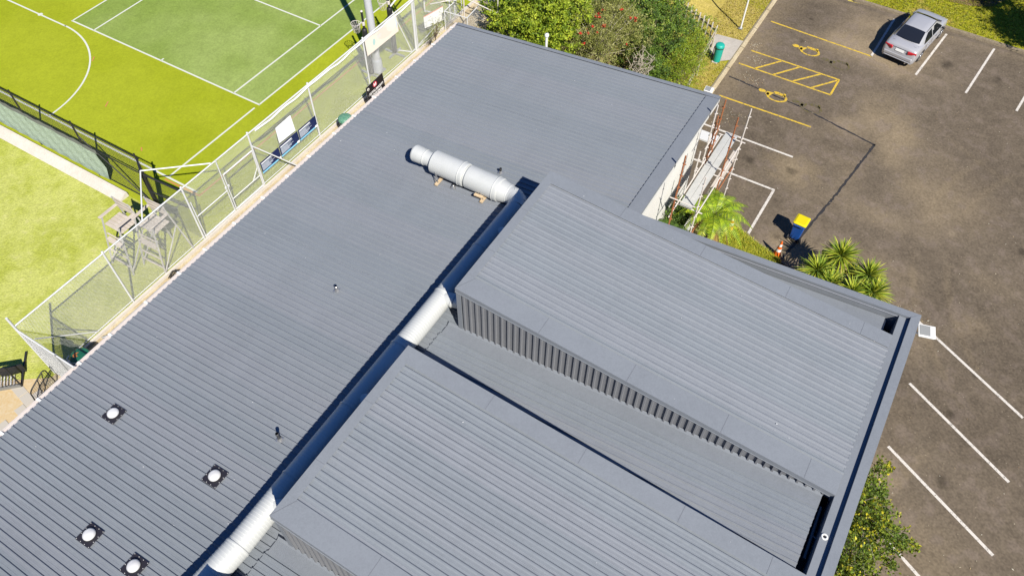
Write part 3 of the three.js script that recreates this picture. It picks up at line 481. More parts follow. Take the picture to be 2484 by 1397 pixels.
// ---------------------------------------------------------------- fences beside the sports ground
function chainLink(plane, u0, u1, y0, y1, pitch, r, skip) {   // diamond wire mesh: straight wires both ways; plane(u, y) -> [x, y, z]
  const g = [], H = y1 - y0;
  for (let s = u0 - H; s < u1; s += pitch) for (const d of [1, -1]) {
    let a = s, b = s + H, ya = d > 0 ? y0 : y1, yb = d > 0 ? y1 : y0;
    if (b <= u0 || a >= u1) continue;
    if (a < u0) { ya += d * (u0 - a); a = u0; } if (b > u1) { yb -= d * (b - u1); b = u1; }
    if (b - a < 0.03) continue;
    g.push(rod(plane(a, ya), plane(b, yb), r, 3));
  }
  return merge(g);
}
const FX = 14.27;
const F = (z, y, dx = 0) => [FX + dx, y, z];
{
  const t = thing('chain_link_fence', 'white chain link fence with top rail running beside the clubhouse roof', 'fence', [FX, 0, 1]);
  const mesh = part(t, 'wire_mesh', chainLink((u, y) => F(u, y), -9.4, 12.56, 0.08, 2.45, 0.062, 0.0034), M.wire); mesh.userData.kind = 'stuff';
  for (const z of [-9.2, -3.02, 0.2, 3.32, 6.35, 9.5]) { const p = part(t, 'post', rod(F(z, 0), F(z, z < -9 ? 2.5 : 2.52), 0.032, 10), M.fenceWhite); part(p, 'post_cap', lathe([[0.036, -0.02], [0.036, 0.01], [0, 0.03]], 10).translate(FX, 2.52, z), M.fenceWhite); }
  part(t, 'post', rod(F(12.58, 0), F(12.6, 2.86), 0.035, 10), M.fenceWhite);
  part(t, 'tall_post', rod(F(-6.2, 0), F(-6.24, 5.2), 0.05, 12), M.fenceWhite); part(t, 'tall_post', rod(F(-6.38, 0, -0.05), F(-6.42, 5.2, -0.05), 0.035, 12), M.fenceWhite);
  part(t, 'post', rod(F(-8.85, 0), F(-8.75, 2.4), 0.032, 10), M.fenceWhite);
  part(t, 'top_rail', [rod(F(-12, 2.45), F(12.58, 2.45), 0.027, 8)], M.fenceWhite);
  part(t, 'bottom_rail', rod(F(-9.2, 0.12), F(12.5, 0.12), 0.016, 6), M.fenceWhite);
  { const pts = []; for (let z = -9; z <= 3.3; z += 0.4) pts.push([FX + 0.03 + 0.015 * Math.sin(z * 3), 2.4 - 0.05 * Math.abs(Math.sin(z * 0.95)) + 0.02 * Math.sin(z * 5), z]); part(t, 'rolled_netting', path(pts, 0.038, 7, 90), M.white); }
  part(t, 'brace', rod(F(3.32, 1.93), [15.05, 0.1, 1.95], 0.025, 8), M.fenceWhite);
  part(t, 'brace', rod(F(12.4, 1.6), F(10.9, 0.1), 0.02, 8), M.fenceWhite);
}
{ // double gate between two of the posts
  for (const [a, b, what] of [[3.4, 4.78, 'farther from the umpire chairs'], [4.86, 6.28, 'next to the umpire chairs']]) {
    const t = thing('fence_gate', `white tube leaf of the chain link gate, ${what}`, 'gate', [FX, 0, a]); const d = 0.035;
    part(t, 'gate_frame', [rod(F(a, 0.1, d), F(a, a < 4 ? 1.78 : 2.5, d), 0.022, 8), rod(F(b, 0.1, d), F(b, 1.78, d), 0.022, 8), rod(F(a, 0.12, d), F(b, 0.12, d), 0.02, 8)], M.fenceWhite);
    part(t, 'middle_rail', rod(F(a, a < 4 ? 0.62 : 1.1, d), F(b, a < 4 ? 0.62 : 1.1, d), 0.022, 8), M.fenceWhite);
    if (a < 4) part(t, 'upper_rail', [rod(F(a, 1.78, d), F(b, 1.78, d), 0.03, 8), rod(F(a + 0.02, 1.0, d), F(a + 0.35, 0.62, d), 0.018, 6)], M.fenceWhite);
    part(t, 'latch', rbox(0.05, 0.1, 0.08, 0.01, FX + 0.05, 1.25, a < 4 ? b - 0.02 : a + 0.02), M.fenceWhite);
  }
}
{ // short return of the fence to the building, with a pale sheet tied on
  const t = thing('chain_link_fence', 'short end panel of white fence with a pale plastic sheet tied along it', 'fence', [FX, 0, 12.6]), Q = (x, y) => [x, y, 12.6];
  const mesh = part(t, 'wire_mesh', chainLink((u, y) => Q(u, y), FX, 16.5, 0.1, 2.3, 0.062, 0.0036), M.galv); mesh.userData.kind = 'stuff';
  part(t, 'top_rail', rod(Q(FX, 2.3), Q(16.6, 2.3), 0.026, 8), M.fenceWhite); part(t, 'post', rod(Q(15.9, 0), Q(15.9, 2.35), 0.03, 8), M.galv);
  const v = []; for (let i = 0; i < 16; i++) for (let j = 0; j < 5; j++) { const P = (i2, j2) => [lerp(14.6, 16.1, i2 / 16), lerp(0.25 - 0.1 * Math.sin(i2), 1.7, j2 / 5), 12.545 - 0.03 * Math.sin(i2 * 1.7 + j2)]; v.push(...quad(P(i, j), P(i + 1, j), P(i + 1, j + 1), P(i, j + 1))); }
  part(t, 'plastic_sheet', tris(v), mat(0.42, 0.43, 0.43, 0.45));
}
{ // black court fence with shade cloth, seen from behind
  const Z = 6.06, B = (x, y, dz = 0) => [x, y, Z + dz];
  const t = thing('court_fence', 'black chain link fence with grey green shade cloth along the playing field', 'fence', [4, 0, Z]);
  const mesh = part(t, 'wire_mesh', chainLink((u, y) => B(u, y), -4, 12.0, 0.1, 2.4, 0.085, 0.0024), M.blackWire); mesh.userData.kind = 'stuff';
  for (const x of [-3.4, 1.15, 5.55, 8.75, 11.85]) part(t, 'post', rod(B(x, 0), B(x, 2.55), 0.032, 10), M.black);
  part(t, 'top_rail', rod(B(-4, 2.4), B(12, 2.4), 0.024, 8), M.black); part(t, 'middle_rail', rod(B(-4, 1.55), B(12, 1.55), 0.02, 8), M.black); part(t, 'bottom_rail', rod(B(-4, 0.12), B(12, 0.12), 0.018, 8), M.black);
  part(t, 'brace', rod(B(8.75, 1.9), B(11.3, 0.15), 0.022, 8), M.black);
  const v = []; for (let i = 0; i < 60; i++) for (let j = 0; j < 6; j++) { const P = (i2, j2) => { const x = lerp(-4, 9.55, i2 / 60) - (i2 === 60 ? 0.12 * Math.abs(j2 - 3) * 0.5 : 0); return B(x, lerp(0.1, 1.46, j2 / 6), 0.035 + 0.014 * Math.sin(i2 * 1.9 + j2 * 1.3)); }; v.push(...quad(P(i, j), P(i + 1, j), P(i + 1, j + 1), P(i, j + 1))); }
  const weave = mottled(256, 0.5, [[[10, 1]], [[64, 1]]], 151, (b, m) => mul3([0.30, 0.37, 0.30], 0.6 + 0.75 * m + 0.15 * b), 0.9);
  part(t, 'shade_cloth', tris(v), weave);
  const w = []; for (let i = 0; i < 60; i++) { const P = (i2, j2) => B(lerp(-4, 9.5, i2 / 60), lerp(1.42, 1.62 + 0.03 * Math.sin(i2 * 2.3), j2), 0.045 + 0.01 * Math.sin(i2)); w.push(...quad(P(i, 0), P(i + 1, 0), P(i + 1, 1), P(i, 1))); }
  part(t, 'cloth_hem', tris(w), mat(0.14, 0.15, 0.14, 0.9));
}
{ const t = thing('corner_frame', 'thick black corner post holding two white horizontal braces between the fences', 'frame', [12.5, 0, 6.45]);
  part(t, 'post', rod([12.52, 0, 6.45], [12.52, 2.46, 6.45], 0.06, 12), M.black);
  part(t, 'rail', [rod([11.9, 2.4, 6.06], [12.52, 2.4, 6.45], 0.035, 8), rod([11.9, 1.55, 6.06], [12.52, 1.5, 6.45], 0.028, 8)], M.black);
  part(t, 'brace', rod([12.55, 2.46, 6.46], [14.25, 2.47, 5.02], 0.025, 8), M.white); part(t, 'brace', rod([12.55, 2.46, 6.46], [14.25, 2.47, 7.95], 0.025, 8), M.white);
  part(t, 'rail', [rod([12.52, 2.3, 6.45], [14.2, 2.2, 6.3], 0.035, 8), rod([12.52, 1.5, 6.45], [14.2, 1.45, 6.3], 0.028, 8)], M.black);
  const mesh = part(t, 'wire_mesh', chainLink((u, y) => [u, y, 6.4], 12.5, 14.2, 0.1, 2.3, 0.09, 0.0024), M.blackWire); mesh.userData.kind = 'stuff';
}

// ---------------------------------------------------------------- things on and behind the white fence
function canvasTex(w, h, draw) { const c = document.createElement('canvas'); c.width = w; c.height = h; const k = c.getContext('2d'); draw(k, w, h); const t = new THREE.CanvasTexture(c); t.colorSpace = THREE.SRGBColorSpace; return t; }
function panel(parent, name, corners, map, r = 0.6, thick = 0.012) {   // flat printed panel; corners: top left, top right, bottom right, bottom left as read
  const [a, b, c, d] = corners.map((p) => V(...p)), n = b.clone().sub(a).cross(d.clone().sub(a)).normalize();
  const g = new THREE.BufferGeometry(), P = [], U = [];
  for (const [p, u] of [[a, [0, 1]], [d, [0, 0]], [c, [1, 0]], [a, [0, 1]], [c, [1, 0]], [b, [1, 1]]]) { P.push(p.x, p.y, p.z); U.push(...u); }
  g.setAttribute('position', new THREE.BufferAttribute(new Float32Array(P), 3)); g.setAttribute('uv', new THREE.BufferAttribute(new Float32Array(U), 2)); g.computeVertexNormals();
  const m = raw(parent, name, g, new THREE.MeshStandardMaterial({ map, roughness: r, side: THREE.DoubleSide }));
  const bk = [a, b, c, d].map((p) => p.clone().addScaledVector(n, thick)), Q = (p) => [p.x, p.y, p.z];
  const v = [...quad(Q(bk[0]), Q(bk[1]), Q(bk[2]), Q(bk[3]))]; [a, b, c, d].forEach((p, i, l) => v.push(...quad(Q(p), Q(l[(i + 1) % 4]), Q(bk[(i + 1) % 4]), Q(bk[i]))));
  part(parent, 'backing', tris(v), mat(0.12, 0.12, 0.12, 0.7));
  return m;
}
{ const t = thing('roofing_sign', 'black METALMARTT ROOFING board with red badge standing beside the gutter', 'sign', [15.14, 0, -2.35]);
  panel(t, 'sign_face', [[15.14, 1.3, -1.82], [15.1, 1.3, -2.92], [15.14, 0.66, -2.94], [15.18, 0.66, -1.82]], canvasTex(1024, 660, (k, w, h) => {
    k.fillStyle = '#211b19'; k.fillRect(0, 0, w, h);
    k.fillStyle = '#b3203a'; k.beginPath(); k.arc(w * 0.5, h * 0.26, 118, 0, 7); k.fill(); k.fillStyle = '#f4f0ee'; k.font = 'bold 190px sans-serif'; k.textAlign = 'center'; k.textBaseline = 'middle'; k.fillText('M', w * 0.5, h * 0.27);
    k.beginPath(); k.arc(110, 150, 62, 0, 7); k.fillStyle = '#e9e4da'; k.fill(); k.fillStyle = '#6d655c'; k.beginPath(); k.arc(116, 156, 34, 0, 7); k.fill(); k.fillStyle = '#d9d2c6'; k.fillRect(96, 140, 34, 18);
    k.fillStyle = '#f4f1ee'; k.font = 'bold 148px sans-serif'; k.fillText('METALMARTT', w * 0.5, h * 0.62, w * 0.9); k.fillText('ROOFING', w * 0.5, h * 0.85, w * 0.62); }));
  part(t, 'leg', rod([15.26, 0, -1.95], [15.17, 1.15, -1.88], 0.016, 6), M.black); part(t, 'leg', rod([15.24, 0, -2.9], [15.14, 1.15, -2.84], 0.016, 6), M.black);
}
const boardTex = canvasTex(1024, 512, (k, w, h) => { const r = rngOf(3); k.fillStyle = '#10204c'; k.fillRect(0, 0, w, h); k.fillStyle = '#7fc4e2'; k.fillRect(0, h - 62, w, 62); k.fillStyle = '#eef4f8'; k.fillRect(w - 130, h - 90, 130, 90);
  k.fillRect(46, 60, w * 0.62, 44); let y = 140; for (let i = 0; i < 9; i++) { k.globalAlpha = 0.85; k.fillRect(46, y, w * (0.35 + 0.42 * r()), 16); y += 31; } k.globalAlpha = 1; });
for (const [a, b, what] of [[3.25, 2.28, 'beside the gate'], [2.24, 1.26, 'under the white sheet'], [1.22, 0.24, 'nearest the round green bin']]) {
  const t = thing('notice_board', `dark blue notice board with white text lines on the fence, ${what}`, 'notice board', [FX, 0, a]);
  panel(t, 'board_face', [F(a, 1.08, 0.04), F(b, 1.08, 0.04), F(b, 0.58, 0.04), F(a, 0.58, 0.04)], boardTex);
}
{ const t = thing('notice_board', 'white plastic sheet hung on the chain link fence above the blue boards', 'sign', [FX, 0, 1.75]);
  panel(t, 'board_face', [F(2.16, 1.88, 0.035), F(1.36, 1.9, 0.035), F(1.32, 1.16, 0.04), F(2.18, 1.2, 0.04)], canvasTex(256, 256, (k, w, h) => { k.fillStyle = '#eceef0'; k.fillRect(0, 0, w, h); k.fillStyle = '#dfe4e8'; k.fillRect(0, h - 34, w, 10); k.fillStyle = '#d5dade'; for (let i = 0; i < 9; i++) k.fillRect(20 + i * 25, 12 + (i % 3) * 9, 7, 7); }));
}
{ const t = thing('banner', 'faded cream banner with small teal emblem tied high on the chain link fence', 'banner', [FX, 0, -4]);
  panel(t, 'banner_face', [F(-3.06, 2.38, 0.05), F(-5.1, 2.36, 0.05), F(-5.12, 1.62, 0.06), F(-3.08, 1.66, 0.06)], canvasTex(512, 200, (k, w, h) => { const g = k.createLinearGradient(0, 0, w, 0); k.fillStyle = '#dcd3c4'; k.fillRect(0, 0, w, h); k.globalAlpha = 0.5; k.fillStyle = '#e3c3b4'; k.beginPath(); k.ellipse(300, 90, 120, 60, 0.3, 0, 7); k.fill(); k.fillStyle = '#d8dcd2'; k.beginPath(); k.ellipse(420, 60, 80, 70, 0, 0, 7); k.fill(); k.globalAlpha = 0.65; k.fillStyle = '#86bfbd'; k.beginPath(); k.ellipse(128, 96, 20, 38, 0.1, 0, 7); k.fill(); k.fillStyle = '#b9cfd6'; k.fillRect(182, 60, 66, 12); k.fillRect(186, 82, 52, 10); k.fillStyle = '#9fbfe0'; k.fillRect(490, 20, 12, 130); k.globalAlpha = 1; }));
}
{ const t = thing('notice_board', 'white board with orange upper edge on the fence near the far roof corner', 'sign', [FX, 0, -7.6]);
  panel(t, 'board_face', [F(-6.94, 1.24, -0.03), F(-8.36, 0.99, -0.03), F(-8.38, 0.3, -0.03), F(-6.96, 0.66, -0.03)], canvasTex(256, 128, (k, w, h) => { k.fillStyle = '#e9ebea'; k.fillRect(0, 0, w, h); k.fillStyle = '#e0783c'; k.fillRect(0, 0, w, 9); k.fillStyle = '#a9afb0'; k.fillRect(0, h * 0.52, w, 3); }));
}
function roundBin(name, x, z, y, r, h, m, label, extra) {
  const t = thing(name, label, 'bin', [x, y, z]);
  part(t, 'body', lathe([[0, 0.01], [r * 0.78, 0.0], [r * 0.82, 0.05], [r * 0.93, h * 0.78], [r * 0.95, h * 0.8], [r * 0.9, h * 0.8], [r * 0.76, 0.08], [0, 0.06]], 28).translate(x, y, z), m);
  part(t, 'lid', lathe([[r * 0.99, h * 0.83], [r, h * 0.86], [r * 0.97, h * 0.93], [r * 0.8, h * 0.975], [r * 0.45, h], [0, h * 1.005]], 28).translate(x, y, z), extra?.lid || m);
  part(t, 'rim_band', lathe([[r * 0.96, h * 0.78], [r * 0.985, h * 0.785], [r * 0.985, h * 0.825], [r * 0.96, h * 0.83]], 28).translate(x, y, z), extra?.band || M.black);
  part(t, 'stand', [rod([x - r * 1.04, y - 0.02, z + 0.05], [x - r * 1.04, y + h * 0.8, z + 0.05], 0.02, 6), rod([x - r * 1.04, y + h * 0.7, z + 0.05], [x - r * 0.9, y + h * 0.7, z + 0.05], 0.015, 6)], M.black);
  return t;
}
const dirtyLid = mottled(256, 0.6, [MID, FINE], 161, (m, f) => mix3([0.02, 0.16, 0.09], [0.24, 0.31, 0.24], smooth(0.5, 0.65, m)), 0.55);
roundBin('litter_bin', 15.2, -0.38, 0, 0.27, 1.0, M.binGreen, 'round green litter bin with grimy lid beside the gutter and fence', { lid: dirtyLid });
{ const t = roundBin('litter_bin', 15.22, 11.98, 0, 0.29, 1.0, M.binGreen, 'round green litter bin by the end of the fence and plastic sheet');
  part(t, 'lid_sticker', flat([[15.1, 12.0], [15.17, 11.93], [15.26, 12.05], [15.19, 12.14], [15.1, 12.1]], 1.003), mat(0.5, 0.16, 0.04, 0.7));
  part(t, 'handle', path([[15.0, 0.98, 12.15], [15.1, 1.03, 12.28], [15.3, 1.03, 12.3], [15.46, 0.97, 12.18]], 0.014, 6), M.white); }
roundBin('park_bin', 24.15, -18.22, CP + 0.03, 0.24, 1.02, M.binTeal, 'teal round litter bin on the verge beside the concrete path', { band: M.black });
part(scene.children.find((o) => o.name === 'park_bin'), 'base_plate', rbox(0.3, 0.06, 0.34, 0.01, 24.12, CP + 0.03, -18.18), M.paleConcrete);
{ const P = (x, z) => [x, 0, z];
  const t = thing('floodlight_pole', 'very thick pale floodlight mast rising behind the cream banner', 'light pole', [13.68, 0, -4.27]);
  part(t, 'mast', rod([13.68, 0.25, -4.27], [13.68, 15, -4.27], 0.16, 24, 0.1), mat(0.42, 0.43, 0.45, 0.5)); part(t, 'base_sleeve', lathe([[0.21, 0], [0.21, 0.55], [0.17, 0.6]], 24).translate(13.68, 0, -4.27), mat(0.40, 0.42, 0.46, 0.5)); part(t, 'base_plate', rbox(0.5, 0.04, 0.5, 0.01, 13.68, 0.02, -4.27), M.galv);
}
function netballPost(x, z, label, netDir) {
  const t = thing('netball_post', label, 'netball post', [x, 0, z], 'netball posts stored behind the fence');
  part(t, 'pole', rod([x, 0.05, z], [x, 2.98, z], 0.045, 12), M.black); part(t, 'padding', lathe([[0.05, 0.1], [0.11, 0.12], [0.115, 2.1], [0.1, 2.2], [0.05, 2.22]], 16).translate(x, 0, z), M.black); part(t, 'post_cap', lathe([[0.047, 2.96], [0.047, 3.0], [0, 3.01]], 12).translate(x, 0, z), M.offWhite);
  part(t, 'pole_band', lathe([[0.046, 2.36], [0.062, 2.37], [0.062, 2.52], [0.046, 2.53]], 12).translate(x, 0, z), M.offWhite);
  const c = [x + netDir[0] * 0.3, z + netDir[1] * 0.3];
  part(t, 'hoop', [new THREE.TorusGeometry(0.19, 0.01, 6, 24).rotateX(Math.PI / 2).translate(c[0], 2.48, c[1]), rod([x, 2.46, z], [x + netDir[0] * 0.12, 2.48, z + netDir[1] * 0.12], 0.012, 6)], M.offWhite);
  const g = []; for (let i = 0; i < 12; i++) { const a = i / 12 * 6.283, b = a + 0.5; g.push(rod([c[0] + 0.19 * Math.cos(a), 2.47, c[1] + 0.19 * Math.sin(a)], [c[0] + 0.12 * Math.cos(b), 2.1, c[1] + 0.12 * Math.sin(b)], 0.005, 4), rod([c[0] + 0.19 * Math.cos(b), 2.47, c[1] + 0.19 * Math.sin(b)], [c[0] + 0.12 * Math.cos(a), 2.1, c[1] + 0.12 * Math.sin(a)], 0.005, 4)); }
  const net = part(t, 'net', g, M.offWhite); net.userData.kind = 'stuff';
  part(t, 'base', [bar([x - 0.5, 0.05, z], [x + 0.5, 0.05, z], 0.07), bar([x, 0.05, z - 0.4], [x, 0.05, z + 0.4], 0.07)], M.galv);
}
netballPost(13.65, -3.87, 'black padded netball post with ragged net nearest the blue notice boards', [-0.75, 0.65]);
netballPost(13.62, -5.55, 'black padded netball post with ragged net on the far side of the thick mast', [-0.8, 0.3]);
{ const t = thing('goal_frame', 'white tube goal frame standing behind the fence beyond the cream banner', 'goal', [13.2, 0, -6.6]);
  part(t, 'goalpost', rod([13.5, 0, -5.75], [13.5, 2.1, -5.75], 0.035, 10), M.white); part(t, 'goalpost', rod([12.9, 0, -8.8], [12.9, 2.1, -8.8], 0.035, 10), M.white); part(t, 'crossbar', rod([13.5, 2.1, -5.75], [12.9, 2.1, -8.8], 0.035, 10), M.white);
  part(t, 'base_tube', [rod([13.5, 0.05, -5.75], [14.2, 0.05, -6.0], 0.03, 8), rod([12.9, 0.05, -8.8], [13.9, 0.05, -9.0], 0.03, 8), rod([14.2, 0.05, -6.0], [13.9, 0.05, -9.0], 0.03, 8)], M.white); part(t, 'stay', rod([13.5, 2.1, -5.75], [14.2, 0.05, -6.0], 0.022, 8), M.white);
  const mesh = part(t, 'net', chainLink((u, y) => [lerp(14.15, 13.85, (u + 6) / -3) , y, u], -9, -6, 0.05, 1.3, 0.14, 0.003), M.black); mesh.userData.kind = 'stuff'; }
{ const t = thing('wire_cage', 'small white tubular frame with wire mesh sides at the far corner of the roof', 'cage', [14.9, 0, -8.7]), e = [];
  const A = [[14.5, -8.1], [15.6, -8.2], [15.5, -9.6], [14.45, -9.5]]; for (let i = 0; i < 4; i++) { const p = A[i], q = A[(i + 1) % 4]; e.push(rod([p[0], 0, p[1]], [p[0], 0.95, p[1]], 0.022, 8), rod([p[0], 0.95, p[1]], [q[0], 0.95, q[1]], 0.02, 8)); }
  e.forEach((g, i) => part(t, 'tube', g, M.fenceWhite)); const mesh = part(t, 'wire_mesh', [chainLink((u, y) => [u, y, -8.15], 14.5, 15.6, 0.05, 0.95, 0.09, 0.004), chainLink((u, y) => [15.55, y, u], -9.6, -8.2, 0.05, 0.95, 0.09, 0.004), chainLink((u, y) => [14.48, y, u], -9.5, -8.1, 0.05, 0.95, 0.09, 0.004)], M.galv); mesh.userData.kind = 'stuff'; }
{ const t = thing('handrail', 'pale and rusty pipe handrail at the far corner of the roof under the trees', 'handrail', [15.0, 0, -8.9]);
  part(t, 'upright', rod([14.95, 0, -8.95], [14.95, 2.2, -8.95], 0.03, 8), M.offWhite); part(t, 'rail', rod([14.95, 1.3, -8.95], [13.9, 1.2, -7.9], 0.025, 8), M.offWhite); part(t, 'rail', rod([14.95, 1.3, -8.95], [16.6, 1.0, -9.1], 0.025, 8), M.offWhite); part(t, 'rail', rod([15.0, 2.1, -8.95], [16.6, 1.75, -9.1], 0.025, 8), M.rust, 'rusty rail');
  part(t, 'upright', rod([16.6, -0.6, -9.1], [16.6, 1.8, -9.1], 0.025, 8), M.offWhite); }
M.chairLeg = mat(0.36, 0.35, 0.33, 0.7);
{ const t = thing('umpire_chair', 'weathered timber umpire chair with its arms clear of the fence, over the lawn', 'chair', [13.0, 0, 8.3], 'umpire chairs behind the fence');
  const x = 12.95, z = 8.15, w = 0.36, S = 1.62, lg = (a, b, c, d) => bar([x + a, 0.02, z + b], [x + c, S + 0.34, z + d], 0.06, 0.06);
  part(t, 'leg', bar([x - 0.5, 0, z + 0.72], [x - w, S + 0.32, z + 0.3], 0.04), M.chairLeg); part(t, 'leg', bar([x + 0.5, 0, z + 0.72], [x + w, S + 0.32, z + 0.3], 0.04), M.chairLeg);
  part(t, 'leg', bar([x - 0.5, 0, z - 0.6], [x - w, S + 0.75, z - 0.3], 0.04), M.chairLeg); part(t, 'leg', bar([x + 0.5, 0, z - 0.6], [x + w, S + 0.75, z - 0.3], 0.04), M.chairLeg);
  for (let i = 0; i < 5; i++) part(t, 'seat_slat', rbox(0.8, 0.03, 0.115, 0.008, x, S, z - 0.24 + i * 0.125), M.greyTimber);
  for (let i = 0; i < 3; i++) part(t, 'back_slat', rbox(0.8, 0.13, 0.025, 0.006, x, S + 0.28 + i * 0.16, z - 0.34), M.greyTimber);
  for (const s of [-1, 1]) part(t, 'arm', rbox(0.11, 0.03, 0.72, 0.008, x + s * 0.4, S + 0.33, z + 0.02), M.greyTimber);
  for (let i = 0; i < 4; i++) { const k = 0.18 + i * 0.2; part(t, 'rung', bar([x - lerp(0.5, w, k), S * k, z + lerp(0.72, 0.3, k)], [x + lerp(0.5, w, k), S * k, z + lerp(0.72, 0.3, k)], 0.05, 0.02), M.greyTimber); }
  part(t, 'footboard', rbox(0.74, 0.025, 0.14, 0.006, x, S - 0.5, z + 0.46), M.greyTimber);
  part(t, 'side_brace', bar([x + 0.49, 0.15, z + 0.66], [x + 0.41, S * 0.8, z - 0.42], 0.032), M.chairLeg); part(t, 'side_brace', bar([x - 0.49, 0.15, z + 0.66], [x - 0.41, S * 0.8, z - 0.42], 0.032), M.chairLeg);
  t.position.set(12.95, 0, 8.15); t.children.forEach(() => 0);
  // geometry was placed from (13.0, 8.3); the second chair stands close to the wire
  copy(t, [13.86, 0, 7.62], 0.04, 'weathered timber umpire chair standing close behind the chain link mesh');
}
{ const names = 9; let first;
  for (let i = 0; i < names; i++) { const lab = 'long silver pole in the bundle lying between fence and gutter'; const y = 0.06 + (i % 2) * 0.07 + (i > 6 ? 0.1 : 0), x = 14.6 + i * 0.055, za = 8.35 + rr(-0.1, 0.15), zb = 11.1 + rr(-0.25, 0.2);
    const t = thing('metal_pole', lab, 'pole', [x, y, (za + zb) / 2], 'silver poles bundled beside the gutter'); part(t, 'tube', rod([x, y, za], [x + rr(-0.03, 0.03), y + rr(-0.01, 0.02), zb], 0.024, 10), M.galv); part(t, 'end_fitting', rod([x, y, zb - 0.02], [x + rr(-0.06, 0.06), y + 0.03, zb + 0.12], 0.03, 8), M.galv); } }
{ const t = thing('folded_stand', 'tangle of thin black metal frames lying by the end of the silver poles', 'frame', [15.0, 0, 8.1]); for (let i = 0; i < 6; i++) { const a = i * 1.1; part(t, 'hoop', path([[14.55 + 0.06 * i, 0.1, 8.25 - 0.03 * i], [14.75 + 0.07 * i, 0.45 + 0.05 * Math.sin(a), 8.1], [15.0 + 0.06 * i, 0.42, 7.95 + 0.05 * i], [15.15 + 0.03 * i, 0.08, 7.9 + 0.06 * i]], 0.016, 6), M.black); } }
{ // leaning net frame by the path
  const C = [[14.76, 1.0, 12.84], [14.74, 0.62, 13.5], [14.66, 0.03, 13.55], [14.62, 0.03, 12.8]], t = thing('net_frame', 'small black rounded frame strung with netting, leaning by the gutter', 'net frame', [14.7, 0, 13.2]);
  part(t, 'frame_tube', path([C[0], C[1], C[2], C[3]].flatMap((p, i, l) => { const q = l[(i + 1) % 4], L = (k) => p.map((v, j) => lerp(v, q[j], k)); return [L(0.12), L(0.5), L(0.88)]; }), 0.019, 8, 80, true), M.black);
  part(t, 'cross_tube', rod([14.75, 0.8, 13.15], [14.64, 0.03, 13.3], 0.015, 8), M.black); part(t, 'cross_tube', rod([14.72, 0.85, 12.95], [14.4, 0.03, 13.05], 0.015, 8), M.black);
  const g = [], L2 = (p, q, k) => p.map((v, j) => lerp(v, q[j], k)); for (let i = 1; i < 12; i++) { const k = i / 12; g.push(rod(L2(C[0], C[1], k), L2(C[3], C[2], k), 0.004, 4), rod(L2(C[0], C[3], k), L2(C[1], C[2], k), 0.004, 4)); } const net = part(t, 'net', g, M.black); net.userData.kind = 'stuff'; }
{ const t = thing('cage_bay', 'low black framed mesh bay with white slats inside, cut by the picture edge', 'cage', [13.4, 0, 13.6]);
  const A = [13.82, 13.4], B = [12.6, 14.55], D = [12.95, 12.55], up3 = (p, y) => [p[0], y, p[1]];
  part(t, 'base_rail', bar(up3(A, 0.05), up3(B, 0.05), 0.07, 0.1), mat(0.16, 0.155, 0.14, 0.8)); part(t, 'base_rail', bar(up3(A, 0.05), up3(D, 0.05), 0.05, 0.06), M.black);
  part(t, 'post', rod(up3(A, 0), up3(A, 1.0), 0.025, 8), M.black); part(t, 'post', rod(up3(B, 0), up3(B, 1.0), 0.025, 8), M.black); part(t, 'top_rail', bar(up3(A, 0.98), up3(B, 0.98), 0.05, 0.12), M.black);
  const m = part(t, 'wire_mesh', chainLink((u, y) => [lerp(A[0], B[0], u / 1.68), y, lerp(A[1], B[1], u / 1.68)], 0, 1.68, 0.08, 0.95, 0.11, 0.004), M.blackWire); m.userData.kind = 'stuff';
  part(t, 'side_board', bar([13.5, 0.2, 12.98], [13.05, 0.2, 13.5], 0.03, 0.38), M.black);
  for (let i = 0; i < 8; i++) part(t, 'white_slat', bar([13.35 - i * 0.07, 0.06, 13.28 + i * 0.06], [13.62 - i * 0.07, 0.06, 13.5 + i * 0.06], 0.035, 0.02), i % 2 ? M.white : M.offWhite); }

